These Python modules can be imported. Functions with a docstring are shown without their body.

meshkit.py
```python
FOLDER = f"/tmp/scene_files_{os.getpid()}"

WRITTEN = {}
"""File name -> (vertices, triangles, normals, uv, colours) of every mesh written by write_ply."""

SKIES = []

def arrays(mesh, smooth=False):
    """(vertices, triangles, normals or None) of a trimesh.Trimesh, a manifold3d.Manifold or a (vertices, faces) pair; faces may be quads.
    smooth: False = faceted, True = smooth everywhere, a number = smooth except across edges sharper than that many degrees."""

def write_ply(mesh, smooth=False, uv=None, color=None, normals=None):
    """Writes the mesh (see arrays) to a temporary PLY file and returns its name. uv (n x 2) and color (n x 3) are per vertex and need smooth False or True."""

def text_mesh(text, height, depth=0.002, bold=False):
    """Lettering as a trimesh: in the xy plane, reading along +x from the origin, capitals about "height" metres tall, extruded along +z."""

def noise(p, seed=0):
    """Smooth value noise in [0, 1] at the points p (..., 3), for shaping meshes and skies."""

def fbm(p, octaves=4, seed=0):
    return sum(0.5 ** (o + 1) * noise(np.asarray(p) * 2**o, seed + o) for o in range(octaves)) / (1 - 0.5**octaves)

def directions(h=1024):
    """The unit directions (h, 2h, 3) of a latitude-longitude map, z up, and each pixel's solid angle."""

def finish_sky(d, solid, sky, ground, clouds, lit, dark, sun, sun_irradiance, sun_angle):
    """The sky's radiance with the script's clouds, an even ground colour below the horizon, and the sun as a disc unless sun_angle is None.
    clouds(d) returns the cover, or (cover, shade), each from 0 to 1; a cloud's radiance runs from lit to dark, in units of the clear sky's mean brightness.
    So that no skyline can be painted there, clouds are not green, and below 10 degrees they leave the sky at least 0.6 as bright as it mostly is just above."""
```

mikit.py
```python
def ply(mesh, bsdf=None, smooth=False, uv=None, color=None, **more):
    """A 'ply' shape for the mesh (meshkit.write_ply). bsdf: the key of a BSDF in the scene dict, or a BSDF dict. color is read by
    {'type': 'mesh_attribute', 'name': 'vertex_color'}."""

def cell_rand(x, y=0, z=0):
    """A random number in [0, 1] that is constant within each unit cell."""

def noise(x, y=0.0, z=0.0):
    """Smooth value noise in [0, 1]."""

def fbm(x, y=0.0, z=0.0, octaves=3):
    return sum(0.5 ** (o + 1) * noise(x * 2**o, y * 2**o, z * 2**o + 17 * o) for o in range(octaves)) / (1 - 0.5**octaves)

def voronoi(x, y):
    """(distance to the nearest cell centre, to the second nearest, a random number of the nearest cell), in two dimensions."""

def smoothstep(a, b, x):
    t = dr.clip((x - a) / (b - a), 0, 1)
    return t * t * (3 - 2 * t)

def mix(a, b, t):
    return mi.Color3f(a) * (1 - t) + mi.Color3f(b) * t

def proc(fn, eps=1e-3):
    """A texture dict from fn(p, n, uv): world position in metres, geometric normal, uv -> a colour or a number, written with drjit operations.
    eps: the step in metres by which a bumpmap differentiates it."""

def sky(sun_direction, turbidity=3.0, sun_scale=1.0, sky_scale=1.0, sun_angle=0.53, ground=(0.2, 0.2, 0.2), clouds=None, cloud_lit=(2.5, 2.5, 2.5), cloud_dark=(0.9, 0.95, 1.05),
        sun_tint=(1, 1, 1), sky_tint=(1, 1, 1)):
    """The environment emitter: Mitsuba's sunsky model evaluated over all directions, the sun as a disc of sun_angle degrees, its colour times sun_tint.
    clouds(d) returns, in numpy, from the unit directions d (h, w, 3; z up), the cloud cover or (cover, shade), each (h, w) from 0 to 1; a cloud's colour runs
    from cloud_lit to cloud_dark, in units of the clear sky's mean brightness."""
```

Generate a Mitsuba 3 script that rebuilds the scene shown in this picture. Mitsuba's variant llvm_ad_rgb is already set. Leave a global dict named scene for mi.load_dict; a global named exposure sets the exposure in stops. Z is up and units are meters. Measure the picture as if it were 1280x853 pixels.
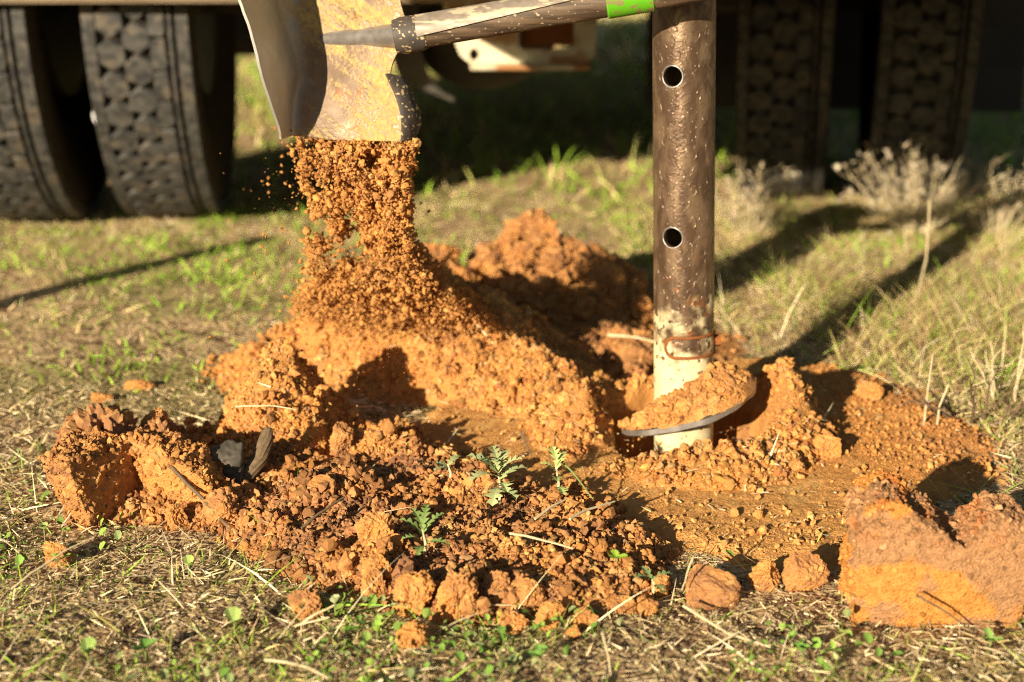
import math
import numpy as np
import trimesh
import manifold3d as m3
import drjit as dr
import mitsuba as mi
import mikit
import meshkit
from scipy.spatial import cKDTree

T = mi.ScalarTransform4f
scene, labels = {}, {}

# ---------------------------------------------------------------- camera, sky, exposure
CAM_Z, PITCH = 0.478, math.radians(14.86)
scene['camera'] = {
    'type': 'thinlens', 'fov': 40.0, 'fov_axis': 'x', 'near_clip': 0.02, 'far_clip': 2000.0,
    'aperture_radius': 0.0056, 'focus_distance': 1.22,
    'to_world': T().look_at(origin=[0, 0, CAM_Z], target=[0, math.cos(PITCH), CAM_Z - math.sin(PITCH)], up=[0, 0, 1]),
}
SUN = np.array([-0.48, -0.835, 0.268])
SUN /= np.linalg.norm(SUN)
scene['sky_light'] = mikit.sky(SUN.tolist(), turbidity=3, ground=(0.22, 0.18, 0.11), sky_scale=0.34, sun_tint=(0.92, 1.13, 1.72))
exposure = 3.08

# ---------------------------------------------------------------- helpers
def key_for(name):
    if name not in scene and name not in labels:
        return name
    i = 1
    while f'{name}_{i:03d}' in scene or f'{name}_{i:03d}' in labels:
        i += 1
    return f'{name}_{i:03d}'

def tag(k, label=None, cat=None, group=None, kind=None):
    d = {}
    if label: d['label'] = label
    if cat: d['category'] = cat
    if group: d['group'] = group
    if kind: d['kind'] = kind
    labels[k] = d
    return k

def thing(name, label, cat, group=None):
    return tag(key_for(name), label, cat, group)

def obj(name, mesh, mat, parent=None, smooth=False, color=None, uv=None, **more):
    k = key_for(name if parent is None else parent + '__' + name)
    scene[k] = mikit.ply(mesh, mat, smooth=smooth, color=color, uv=uv, **more)
    return k

def single(name, mesh, mat, label, cat, group=None, smooth=False, color=None, kind=None):
    k = obj(name, mesh, mat, None, smooth, color)
    return tag(k, label, cat, group, kind)

def fb(x, y, s, seed=0, o=4, z=0.0):
    x = np.asarray(x, float); y = np.asarray(y, float)
    return meshkit.fbm(np.stack([x * s, y * s, np.zeros_like(x) + z + 0.37], -1), o, seed)

def sst(a, b, x):
    t = np.clip((x - a) / (b - a), 0, 1)
    return t * t * (3 - 2 * t)

def tube(points, radii, n=8, caps=True):
    P = np.asarray(points, float)
    R = np.broadcast_to(np.asarray(radii, float), len(P))
    t = np.gradient(P, axis=0)
    t /= np.linalg.norm(t, axis=1, keepdims=True) + 1e-12
    ref = np.array([0.13, 0.21, 0.97]) if abs(t[:, 2]).mean() < 0.85 else np.array([0.9, 0.3, 0.1])
    u = np.cross(t, ref); u /= np.linalg.norm(u, axis=1, keepdims=True)
    w = np.cross(t, u)
    a = np.arange(n) / n * 2 * np.pi
    V = (P[:, None] + R[:, None, None] * (np.cos(a)[None, :, None] * u[:, None] + np.sin(a)[None, :, None] * w[:, None])).reshape(-1, 3)
    F = []
    for i in range(len(P) - 1):
        for j in range(n):
            a0, a1 = i * n + j, i * n + (j + 1) % n
            F += [[a0, a1, a1 + n], [a0, a1 + n, a0 + n]]
    if caps:
        V = np.vstack([V, P[:1], P[-1:]])
        c0, c1 = len(V) - 2, len(V) - 1
        e = (len(P) - 1) * n
        for j in range(n):
            F += [[c0, (j + 1) % n, j], [c1, e + j, e + (j + 1) % n]]
    return trimesh.Trimesh(V, np.array(F)[:, ::-1], process=False)

def box(sx, sy, sz, c, rz=0.0, bevel=0.0):
    if bevel > 0:
        pts = []
        for a in (-1, 1):
            for b in (-1, 1):
                for d in (-1, 1):
                    for k in range(3):
                        v = np.array([a * sx / 2, b * sy / 2, d * sz / 2])
                        v -= np.array([a, b, d]) * bevel
                        v[k] += np.array([a, b, d])[k] * bevel
                        pts.append(v)
        m = trimesh.convex.convex_hull(np.array(pts))
    else:
        m = trimesh.creation.box([sx, sy, sz])
    m.apply_transform(trimesh.transformations.rotation_matrix(rz, [0, 0, 1]))
    m.apply_translation(c)
    return m

def rand_rot(rng, n):
    q = rng.normal(size=(n, 4)); q /= np.linalg.norm(q, axis=1, keepdims=True)
    w, x, y, z = q.T
    return np.stack([1 - 2 * (y * y + z * z), 2 * (x * y - z * w), 2 * (x * z + y * w),
                     2 * (x * y + z * w), 1 - 2 * (x * x + z * z), 2 * (y * z - x * w),
                     2 * (x * z - y * w), 2 * (y * z + x * w), 1 - 2 * (x * x + y * y)], 1).reshape(n, 3, 3)

def crumb_shapes(sub, k, seed, amp):
    rng = np.random.default_rng(seed)
    b = trimesh.creation.icosphere(subdivisions=sub)
    out = []
    for i in range(k):
        v = b.vertices.copy()
        n = meshkit.fbm(v * 1.6 + 20 * i, 3, seed + i) - 0.5
        v = v * (1 + amp * 2 * n[:, None])
        for j in range(3):
            d = rng.normal(size=3); d /= np.linalg.norm(d)
            lim = rng.uniform(0.55, 0.9)
            e = v @ d
            v -= np.where(e > lim, e - lim, 0)[:, None] * d
        v += rng.normal(size=v.shape) * amp * (0.26 if sub == 0 else 0.05)
        out.append(v)
    return np.array(out), b.faces

def octa_shapes(k, seed):
    rng = np.random.default_rng(seed)
    v = np.array([[1, 0, 0], [-1, 0, 0], [0, 1, 0], [0, -1, 0], [0, 0, 1], [0, 0, -1.0]])
    f = np.array([[0, 2, 4], [2, 1, 4], [1, 3, 4], [3, 0, 4], [2, 0, 5], [1, 2, 5], [3, 1, 5], [0, 3, 5]])
    return np.array([v * rng.uniform(0.75, 1.35, (6, 1)) + rng.normal(size=(6, 3)) * 0.28 for _ in range(k)]), f
SHT = octa_shapes(20, 4)
SH0 = crumb_shapes(0, 16, 1, 0.5)
SH1 = crumb_shapes(1, 12, 2, 0.5)
SH2 = crumb_shapes(2, 10, 3, 0.55)

def crumbs(P, r, col, seed, shapes=SH0, aniso=0.42, jitter=0.18):
    r, col = np.asarray(r), np.asarray(col)
    if shapes is SH0:
        small = r < 0.0016
        a, b = crumbs(P[small], r[small] * 1.1, col[small], seed, SHT, aniso, jitter), _crumbs(P[~small], r[~small], col[~small], seed, shapes, aniso, jitter)
        return np.vstack([a[0], b[0]]), np.vstack([a[1], b[1] + len(a[0])]), np.vstack([a[2], b[2]])
    return _crumbs(P, r, col, seed, shapes, aniso, jitter)

def _crumbs(P, r, col, seed, shapes, aniso, jitter):
    rng = np.random.default_rng(seed)
    S, F = shapes
    n, nv = len(P), S.shape[1]
    which = rng.integers(0, len(S), n)
    R = rand_rot(rng, n)
    sc = 1 + rng.uniform(-aniso, aniso, (n, 3))
    V = S[which] * sc[:, None, :]
    V = np.einsum('nij,nvj->nvi', R, V) * np.asarray(r)[:, None, None] + P[:, None, :]
    FF = (F[None] + (np.arange(n) * nv)[:, None, None]).reshape(-1, 3)
    c = np.repeat(np.asarray(col), nv, axis=0)
    c = np.clip(c * (1 + rng.uniform(-jitter, jitter, (len(c), 1)) * 0.5), 0, 1)
    return V.reshape(-1, 3), FF, c

def join(parts):
    V, F, C, o = [], [], [], 0
    for v, f, c in parts:
        V.append(v); F.append(f + o); C.append(c); o += len(v)
    return (np.vstack(V), np.vstack(F)), np.vstack(C)

def blades(P, L, W, az, lean, curl, col, seg=3, roll=None):
    """thin tapering blades: P roots, L length, W width, az heading, lean from vertical at the root, curl added to the tip (radians)"""
    n = len(P)
    s = np.linspace(0, 1, seg + 1)
    d = np.stack([np.cos(az), np.sin(az)], 1)
    side = np.stack([-np.sin(az), np.cos(az), np.zeros(n)], 1)
    if roll is not None:
        upv = np.stack([-np.cos(lean) * d[:, 0], -np.cos(lean) * d[:, 1], np.sin(lean)], 1)
        side = side * np.cos(roll)[:, None] + upv * np.sin(roll)[:, None]
    pos = np.zeros((n, seg + 1, 3)); pos[:, 0] = P
    for i in range(seg):
        a = lean + curl * (i + 0.5) / seg
        step = np.stack([np.sin(a) * d[:, 0], np.sin(a) * d[:, 1], np.cos(a)], 1) * (L / seg)[:, None]
        pos[:, i + 1] = pos[:, i] + step
    w = (W[:, None] * (1 - s[None] ** 1.7))[..., None] * 0.5
    Lh, Rh = pos[:, :-1] - side[:, None] * w[:, :-1], pos[:, :-1] + side[:, None] * w[:, :-1]
    V = np.concatenate([np.stack([Lh, Rh], 2).reshape(n, -1, 3), pos[:, -1:]], 1)
    F = []
    for i in range(seg - 1):
        F += [[2 * i, 2 * i + 1, 2 * i + 3], [2 * i, 2 * i + 3, 2 * i + 2]]
    F.append([2 * seg - 2, 2 * seg - 1, 2 * seg])
    F = np.array(F)
    nv = 2 * seg + 1
    FF = (F[None] + (np.arange(n) * nv)[:, None, None]).reshape(-1, 3)
    return V.reshape(-1, 3), FF, np.repeat(col, nv, axis=0)

def pal(rng, n, cols, probs, jit=0.15):
    c = np.array(cols)[rng.choice(len(cols), n, p=np.array(probs) / sum(probs))]
    return np.clip(c * (1 + rng.uniform(-jit, jit, (n, 1))) * (1 + rng.uniform(-0.06, 0.06, (n, 3))), 0, 1)

# ---------------------------------------------------------------- materials
N, FB, MIX, SS = mikit.noise, mikit.fbm, mikit.mix, mikit.smoothstep

def attr():
    return {'type': 'mesh_attribute', 'name': 'vertex_color'}

scene['soil'] = {'type': 'bumpmap', 'arbitrary': mikit.proc(lambda p, n, uv: FB(p.x * 700, p.y * 700, p.z * 700, 2) * 0.0022, 4e-4), 'scale': 1.0,
                 'bsdf': {'type': 'twosided', 'bsdf': {'type': 'diffuse', 'reflectance': attr()}}}
scene['crumb_soil'] = {'type': 'twosided', 'bsdf': {'type': 'diffuse', 'reflectance': attr()}}
scene['leafy'] = {'type': 'twosided', 'bsdf': {'type': 'principled', 'base_color': attr(), 'roughness': 0.7, 'specular': 0.15}}

def ground_color(p, n, uv):
    a = FB(p.x * 5 + 3, p.y * 5, 1.3, 3)
    b = FB(p.x * 60, p.y * 60, 4.1, 3)
    s = FB(p.x * 260 + p.y * 90, p.y * 55 - p.x * 20, 2.0, 2)
    s2 = FB(p.x * 50 - p.y * 20, p.y * 240 + p.x * 120, 7.0, 2)
    c = MIX((0.13, 0.078, 0.044), (0.42, 0.275, 0.145), SS(0.3, 0.72, b))
    c = MIX(c, (0.62, 0.46, 0.25), SS(0.50, 0.68, dr.maximum(s, s2)) * 0.8)
    c = MIX(c, (0.13, 0.16, 0.04), SS(0.48, 0.62, a) * 0.45)
    far = MIX((0.30, 0.25, 0.12), (0.17, 0.18, 0.06), SS(0.45, 0.6, FB(p.x * 0.7, p.y * 0.7, 0.0, 3)))
    return MIX(c, far, SS(5.0, 9.0, p.y))
scene['ground_mat'] = {'type': 'bumpmap', 'arbitrary': mikit.proc(lambda p, n, uv: FB(p.x * 240, p.y * 240, 0, 3) * 0.004, 8e-4), 'scale': 1.0,
                       'bsdf': {'type': 'twosided', 'bsdf': {'type': 'diffuse', 'reflectance': mikit.proc(ground_color)}}}

def clamp01(x):
    return dr.clip(x, 0, 1)

# auger stem: worn brown steel, cream clay and old paint on the lowest hand's breadth
def paint_mask(p):
    e = FB(p.x * 60, p.y * 60, p.z * 45, 3)
    f = FB(p.x * 190, p.y * 190, p.z * 150, 3)
    return clamp01(SS(0.02, -0.025, p.z - 0.122 - (e - 0.5) * 0.15) * SS(0.36, 0.46, f + 0.16 * SS(0.13, 0.04, p.z)))
def chip_marks(p):
    """small curled nicks, one or none to a cell, on the unrolled stem"""
    u = dr.atan2(p.y - 1.40, p.x - 0.174) * 0.0307
    out = mi.Float(0)
    for k, size in ((0, 0.0125), (1, 0.0090)):
        x, y = u / size + 13.7 * k, p.z / size + 5.1 * k
        for a in (-1, 0, 1):
            for b in (-1, 0, 1):
                cx, cy = dr.floor(x) + a, dr.floor(y) + b
                r1, r2, r3 = mikit.cell_rand(cx, cy, 1 + k), mikit.cell_rand(cx, cy, 5 + k), mikit.cell_rand(cx, cy, 9 + k)
                t = r3 * 6.283
                dx, dy = x - cx - r1, y - cy - r2
                ex, ey = dx * dr.cos(t) + dy * dr.sin(t), dy * dr.cos(t) - dx * dr.sin(t)
                q = dr.sqrt(dr.square(ex / 0.17) + dr.square(ey / 0.40))
                ring = SS(0.30, 0.0, dr.abs(q - 1)) * SS(-0.10, 0.10, ex + 0.05) * SS(0.35, 0.4, r1)
                out = dr.maximum(out, ring)
    return out
def stem_color(p, n, uv):
    w = FB(p.x * 120, p.y * 120, p.z * 40, 3)
    c = MIX((0.11, 0.066, 0.038), (0.22, 0.145, 0.085), SS(0.35, 0.7, w))
    c = MIX(c, (0.36, 0.27, 0.18), chip_marks(p) * 0.25)
    c = MIX(c, (0.42, 0.16, 0.05), SS(0.60, 0.70, FB(p.x * 90 + 7, p.y * 90, p.z * 90, 2)) * SS(0.25, 0.05, p.z) * 0.8)
    cream = MIX((0.50, 0.40, 0.20), (0.78, 0.69, 0.43), FB(p.x * 90, p.y * 90, p.z * 90, 3))
    return MIX(c, cream, paint_mask(p))
scene['stem_steel'] = {'type': 'bumpmap', 'arbitrary': mikit.proc(lambda p, n, uv: chip_marks(p) * 0.0006 * (1 - paint_mask(p)) + FB(p.x * 400, p.y * 400, p.z * 400, 2) * 0.0002 + paint_mask(p) * 0.0005, 3e-4), 'scale': 1.0,
                       'bsdf': {'type': 'twosided', 'bsdf': {'type': 'principled', 'base_color': mikit.proc(stem_color), 'roughness': 0.36,
                                'metallic': mikit.proc(lambda p, n, uv: 0.5 * (1 - paint_mask(p))), 'specular': 0.5}}}

def rust_color(p, n, uv):
    return MIX((0.33, 0.11, 0.03), (0.16, 0.07, 0.035), FB(p.x * 300, p.y * 300, p.z * 300, 2))
scene['rust'] = {'type': 'twosided', 'bsdf': {'type': 'diffuse', 'reflectance': mikit.proc(rust_color)}}

def worn_steel(p, n, uv):
    return MIX((0.22, 0.19, 0.16), (0.50, 0.47, 0.43), FB(p.x * 150, p.y * 150, p.z * 150, 3))
scene['worn_steel'] = {'type': 'twosided', 'bsdf': {'type': 'principled', 'base_color': mikit.proc(worn_steel), 'roughness': 0.38, 'metallic': 0.7, 'specular': 0.5}}

# shovel blade: grey steel with straw-coloured dried clay scraped across it
def clay_mask(p):
    sweep = FB(p.x * 40 + p.z * 34 + 3, p.z * 190 + p.x * 110, p.y * 30, 4)
    big = FB(p.x * 16, p.z * 16 + 9, p.y * 16, 2)
    fine = FB(p.x * 420, p.z * 420, p.y * 420, 2)
    return clamp01(SS(0.38, 0.64, 0.5 * sweep + 0.5 * big + 0.50 * (fine - 0.5))) * SS(-0.222, -0.195, p.x + (FB(p.z * 40, p.y * 40, 1, 2) - 0.5) * 0.03)
def blade_color(p, n, uv):
    base = MIX((0.20, 0.135, 0.09), (0.36, 0.26, 0.18), FB(p.x * 70, p.z * 70, p.y * 70, 3))
    grey = MIX((0.30, 0.30, 0.27), (0.40, 0.39, 0.35), FB(p.x * 50, p.z * 90, p.y * 50, 3))
    base = MIX(grey, base, SS(-0.215, -0.20, p.x))
    base = MIX(base, (0.33, 0.12, 0.04), SS(0.62, 0.72, FB(p.x * 60 + 9, p.z * 60, p.y * 60, 3)) * 0.6 * SS(-0.21, -0.19, p.x))
    clay = MIX((0.33, 0.21, 0.065), (0.54, 0.39, 0.14), FB(p.x * 300, p.z * 300, p.y * 300, 2))
    return MIX(base, clay, clay_mask(p))
scene['shovel_steel'] = {'type': 'bumpmap', 'arbitrary': mikit.proc(lambda p, n, uv: clay_mask(p) * (0.0011 * FB(p.x * 500, p.z * 500, p.y * 500, 2)), 4e-4), 'scale': 1.0,
                         'bsdf': {'type': 'twosided', 'bsdf': {'type': 'principled', 'base_color': mikit.proc(blade_color), 'roughness': mikit.proc(lambda p, n, uv: 0.50 + 0.4 * clay_mask(p)),
                                  'metallic': mikit.proc(lambda p, n, uv: 0.45 * (1 - clay_mask(p))), 'specular': 0.5}}}

def pitted(p, n, uv):
    d = FB(p.x * 330, p.y * 330, p.z * 330, 2)
    c = MIX((0.035, 0.03, 0.028), (0.09, 0.07, 0.055), FB(p.x * 90, p.y * 90, p.z * 90, 3))
    return MIX(c, (0.50, 0.38, 0.20), SS(0.62, 0.72, d))
scene['pitted_metal'] = {'type': 'twosided', 'bsdf': {'type': 'principled', 'base_color': mikit.proc(pitted), 'roughness': 0.6, 'specular': 0.4}}
def sleeve_color(p, n, uv):
    m = FB(p.x * 70, p.y * 200, p.z * 200, 3)
    return MIX(MIX((0.20, 0.16, 0.12), (0.34, 0.28, 0.22), FB(p.x * 200, p.y * 200, p.z * 200, 2)), (0.52, 0.43, 0.28), SS(0.52, 0.64, m))
scene['sleeve_metal'] = {'type': 'twosided', 'bsdf': {'type': 'principled', 'base_color': mikit.proc(sleeve_color), 'roughness': 0.45, 'metallic': 0.2, 'specular': 0.5}}
def handle_color(p, n, uv):
    g = FB(p.x * 25, p.y * 260, p.z * 260, 3)
    return MIX(MIX((0.055, 0.036, 0.022), (0.14, 0.092, 0.055), SS(0.3, 0.7, g)), (0.36, 0.29, 0.2), SS(0.72, 0.80, FB(p.x * 330, p.y * 330, p.z * 330, 2)))
scene['handle_wood'] = {'type': 'twosided', 'bsdf': {'type': 'principled', 'base_color': mikit.proc(handle_color), 'roughness': 0.55, 'specular': 0.4}}
def green_color(p, n, uv):
    return MIX((0.10, 0.36, 0.012), (0.20, 0.19, 0.06), SS(0.54, 0.66, FB(p.x * 190, p.y * 190, p.z * 190, 2)))
scene['green_paint'] = {'type': 'twosided', 'bsdf': {'type': 'principled', 'base_color': mikit.proc(green_color), 'roughness': 0.35, 'specular': 0.5}}

def rubber_color(p, n, uv):
    m = FB(p.x * 34, p.y * 34, p.z * 34, 3)
    d = FB(p.x * 90, p.y * 90, p.z * 90, 2)
    c = MIX((0.030, 0.029, 0.027), (0.082, 0.077, 0.066), SS(0.25, 0.75, d))
    return MIX(c, (0.14, 0.11, 0.07), SS(0.58, 0.72, m + 0.4 * (d - 0.5)) * 0.5)
scene['rubber'] = {'type': 'twosided', 'bsdf': {'type': 'principled', 'base_color': mikit.proc(rubber_color), 'roughness': 0.55, 'specular': 0.4}}
def muddy(p, n, uv):
    return MIX((0.03, 0.027, 0.022), (0.10, 0.078, 0.05), FB(p.x * 60, p.y * 60, p.z * 60, 3))
scene['muddy_rubber'] = {'type': 'twosided', 'bsdf': {'type': 'diffuse', 'reflectance': mikit.proc(muddy)}}
def cream_color(p, n, uv):
    r = FB(p.x * 22, p.y * 22, p.z * 22, 4)
    c = MIX((0.50, 0.43, 0.28), (0.62, 0.56, 0.40), FB(p.x * 60, p.y * 60, p.z * 60, 2))
    return MIX(c, (0.36, 0.17, 0.06), SS(0.47, 0.62, r))
scene['cream_paint'] = {'type': 'twosided', 'bsdf': {'type': 'principled', 'base_color': mikit.proc(cream_color), 'roughness': 0.5, 'specular': 0.4}}
def chassis_color(p, n, uv):
    return MIX((0.03, 0.028, 0.025), (0.07, 0.055, 0.04), FB(p.x * 20, p.y * 20, p.z * 20, 3))
scene['chassis_black'] = {'type': 'twosided', 'bsdf': {'type': 'principled', 'base_color': mikit.proc(chassis_color), 'roughness': 0.6, 'specular': 0.3}}
scene['bumper_brown'] = {'type': 'twosided', 'bsdf': {'type': 'principled', 'base_color': mikit.proc(lambda p, n, uv: MIX((0.22, 0.16, 0.10), (0.36, 0.28, 0.19), FB(p.x * 30, p.y * 30, p.z * 30, 3))), 'roughness': 0.6, 'specular': 0.3}}
scene['white_plastic'] = {'type': 'twosided', 'bsdf': {'type': 'principled', 'base_color': {'type': 'rgb', 'value': [0.75, 0.76, 0.74]}, 'roughness': 0.4}}
def stone_color(p, n, uv):
    d = FB(p.x * 60, p.y * 60, p.z * 60, 3)
    return MIX(MIX((0.050, 0.045, 0.036), (0.11, 0.095, 0.07), d), (0.30, 0.12, 0.04), SS(0.48, 0.60, FB(p.x * 40 + 5, p.y * 40, p.z * 40, 3) - 4.0 * (p.x + 0.27)))
scene['stone'] = {'type': 'twosided', 'bsdf': {'type': 'principled', 'base_color': mikit.proc(stone_color), 'roughness': 0.5, 'specular': 0.25}}
def bark_color(p, n, uv):
    return MIX((0.09, 0.06, 0.035), (0.24, 0.17, 0.10), FB(p.x * 300, p.y * 300, p.z * 300, 3))
scene['bark'] = {'type': 'twosided', 'bsdf': {'type': 'diffuse', 'reflectance': mikit.proc(bark_color)}}
def straw_color(p, n, uv):
    return MIX((0.46, 0.36, 0.19), (0.70, 0.60, 0.38), FB(p.x * 130, p.y * 130, p.z * 130, 2))
scene['straw'] = {'type': 'twosided', 'bsdf': {'type': 'diffuse', 'reflectance': mikit.proc(straw_color)}}

# ---------------------------------------------------------------- terrain
ORANGE, BROWN, YELL, DARK = np.array([0.54, 0.250, 0.074]), np.array([0.28, 0.138, 0.066]), np.array([0.60, 0.35, 0.125]), np.array([0.12, 0.055, 0.026])

def zg(x, y):
    near = 1 - sst(6, 12, np.hypot(x, y))
    return (0.022 * (fb(x, y, 2.2, 5, 3) - 0.5) + 0.010 * (fb(x, y, 14, 6, 3) - 0.5)) * near - 0.002

def axis_coords(lo, hi, step, far):
    c = [lo]; d = step
    core = list(np.arange(lo, hi + step / 2, step))
    up, dn = [], []
    v, d = core[-1], step
    while v < far[1]:
        d *= 1.16; v += d; up.append(v)
    v, d = core[0], step
    while v > far[0]:
        d *= 1.16; v -= d; dn.append(v)
    return np.array(dn[::-1] + core + up)

def grid_mesh(xs, ys, zf):
    X, Y = np.meshgrid(xs, ys)
    Z = zf(X, Y)
    V = np.stack([X, Y, Z], -1).reshape(-1, 3)
    i = np.arange(len(ys) - 1)[:, None] * len(xs) + np.arange(len(xs) - 1)[None]
    i = i.ravel()
    F = np.vstack([np.stack([i, i + 1, i + 1 + len(xs)], 1), np.stack([i, i + 1 + len(xs), i + len(xs)], 1)])
    return V, F

gv, gf = grid_mesh(axis_coords(-1.3, 1.8, 0.016, (-500, 500)), axis_coords(0.6, 3.6, 0.016, (-400, 600)), zg)

# soil: heights of the dug earth
def sdf_poly(x, y, P):
    P = np.asarray(P); x, y = np.asarray(x, float), np.asarray(y, float)
    d = np.full(x.shape, 1e9); s = np.ones(x.shape)
    for i in range(len(P)):
        a, b = P[i], P[i - 1]
        e = b - a
        wx, wy = x - a[0], y - a[1]
        t = np.clip((wx * e[0] + wy * e[1]) / (e @ e), 0, 1)
        bx, by = wx - e[0] * t, wy - e[1] * t
        d = np.minimum(d, bx * bx + by * by)
        c1, c2, c3 = y >= a[1], y < b[1], e[0] * wy > e[1] * wx
        flip = (c1 & c2 & c3) | (~c1 & ~c2 & ~c3)
        s = np.where(flip, -s, s)
    return -s * np.sqrt(d)   # positive inside

P_FRONT = [(-0.30, 1.20), (-0.262, 1.33), (-0.20, 1.44), (-0.13, 1.42), (-0.06, 1.36), (0.0, 1.275), (0.089, 1.205), (0.142, 1.10), (0.10, 0.995), (-0.048, 0.962), (-0.16, 1.03), (-0.255, 1.14)]
P_SMEAR = [(-0.12, 1.50), (0.075, 1.60), (0.323, 1.72), (0.45, 1.64), (0.505, 1.43), (0.464, 1.27), (0.33, 1.17), (0.281, 1.075), (0.174, 1.08), (0.11, 1.14), (-0.02, 1.28), (-0.10, 1.40)]
P_LEFT = [(-0.44, 1.27), (-0.36, 1.42), (-0.25, 1.42), (-0.21, 1.20), (-0.27, 1.15), (-0.40, 1.18)]
AUG = np.array([0.180, 1.400])

def cone(x, y, cx, cy, rx, ry, h, ang=0.0, k=1.15, ryb=None, rl=1.0):
    c, s = math.cos(ang), math.sin(ang)
    u, v = (x - cx) * c + (y - cy) * s, -(x - cx) * s + (y - cy) * c
    r2 = np.where(v > 0, ry if ryb is None else ryb, ry)
    rx = np.where(u < 0, rx * rl, rx)
    d = np.sqrt((u / rx) ** 2 + (v / r2) ** 2 + 0.006)
    return h * 1.04 * np.maximum(0, 1 - d) ** k - 0.02 * np.maximum(0, d - 1)

def lumps(x, y, n, bounds, r0, r1, seed):
    rng = np.random.default_rng(seed)
    C = np.stack([rng.uniform(bounds[0], bounds[1], n), rng.uniform(bounds[2], bounds[3], n)], 1)
    r = r0 + (r1 - r0) * rng.random(n) ** 2.5
    d, i = cKDTree(C).query(np.stack([x.ravel(), y.ravel()], 1), k=4)
    hh = np.sqrt(np.maximum(0, r[i] ** 2 - d ** 2)).max(1)
    return hh.reshape(x.shape)

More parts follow.
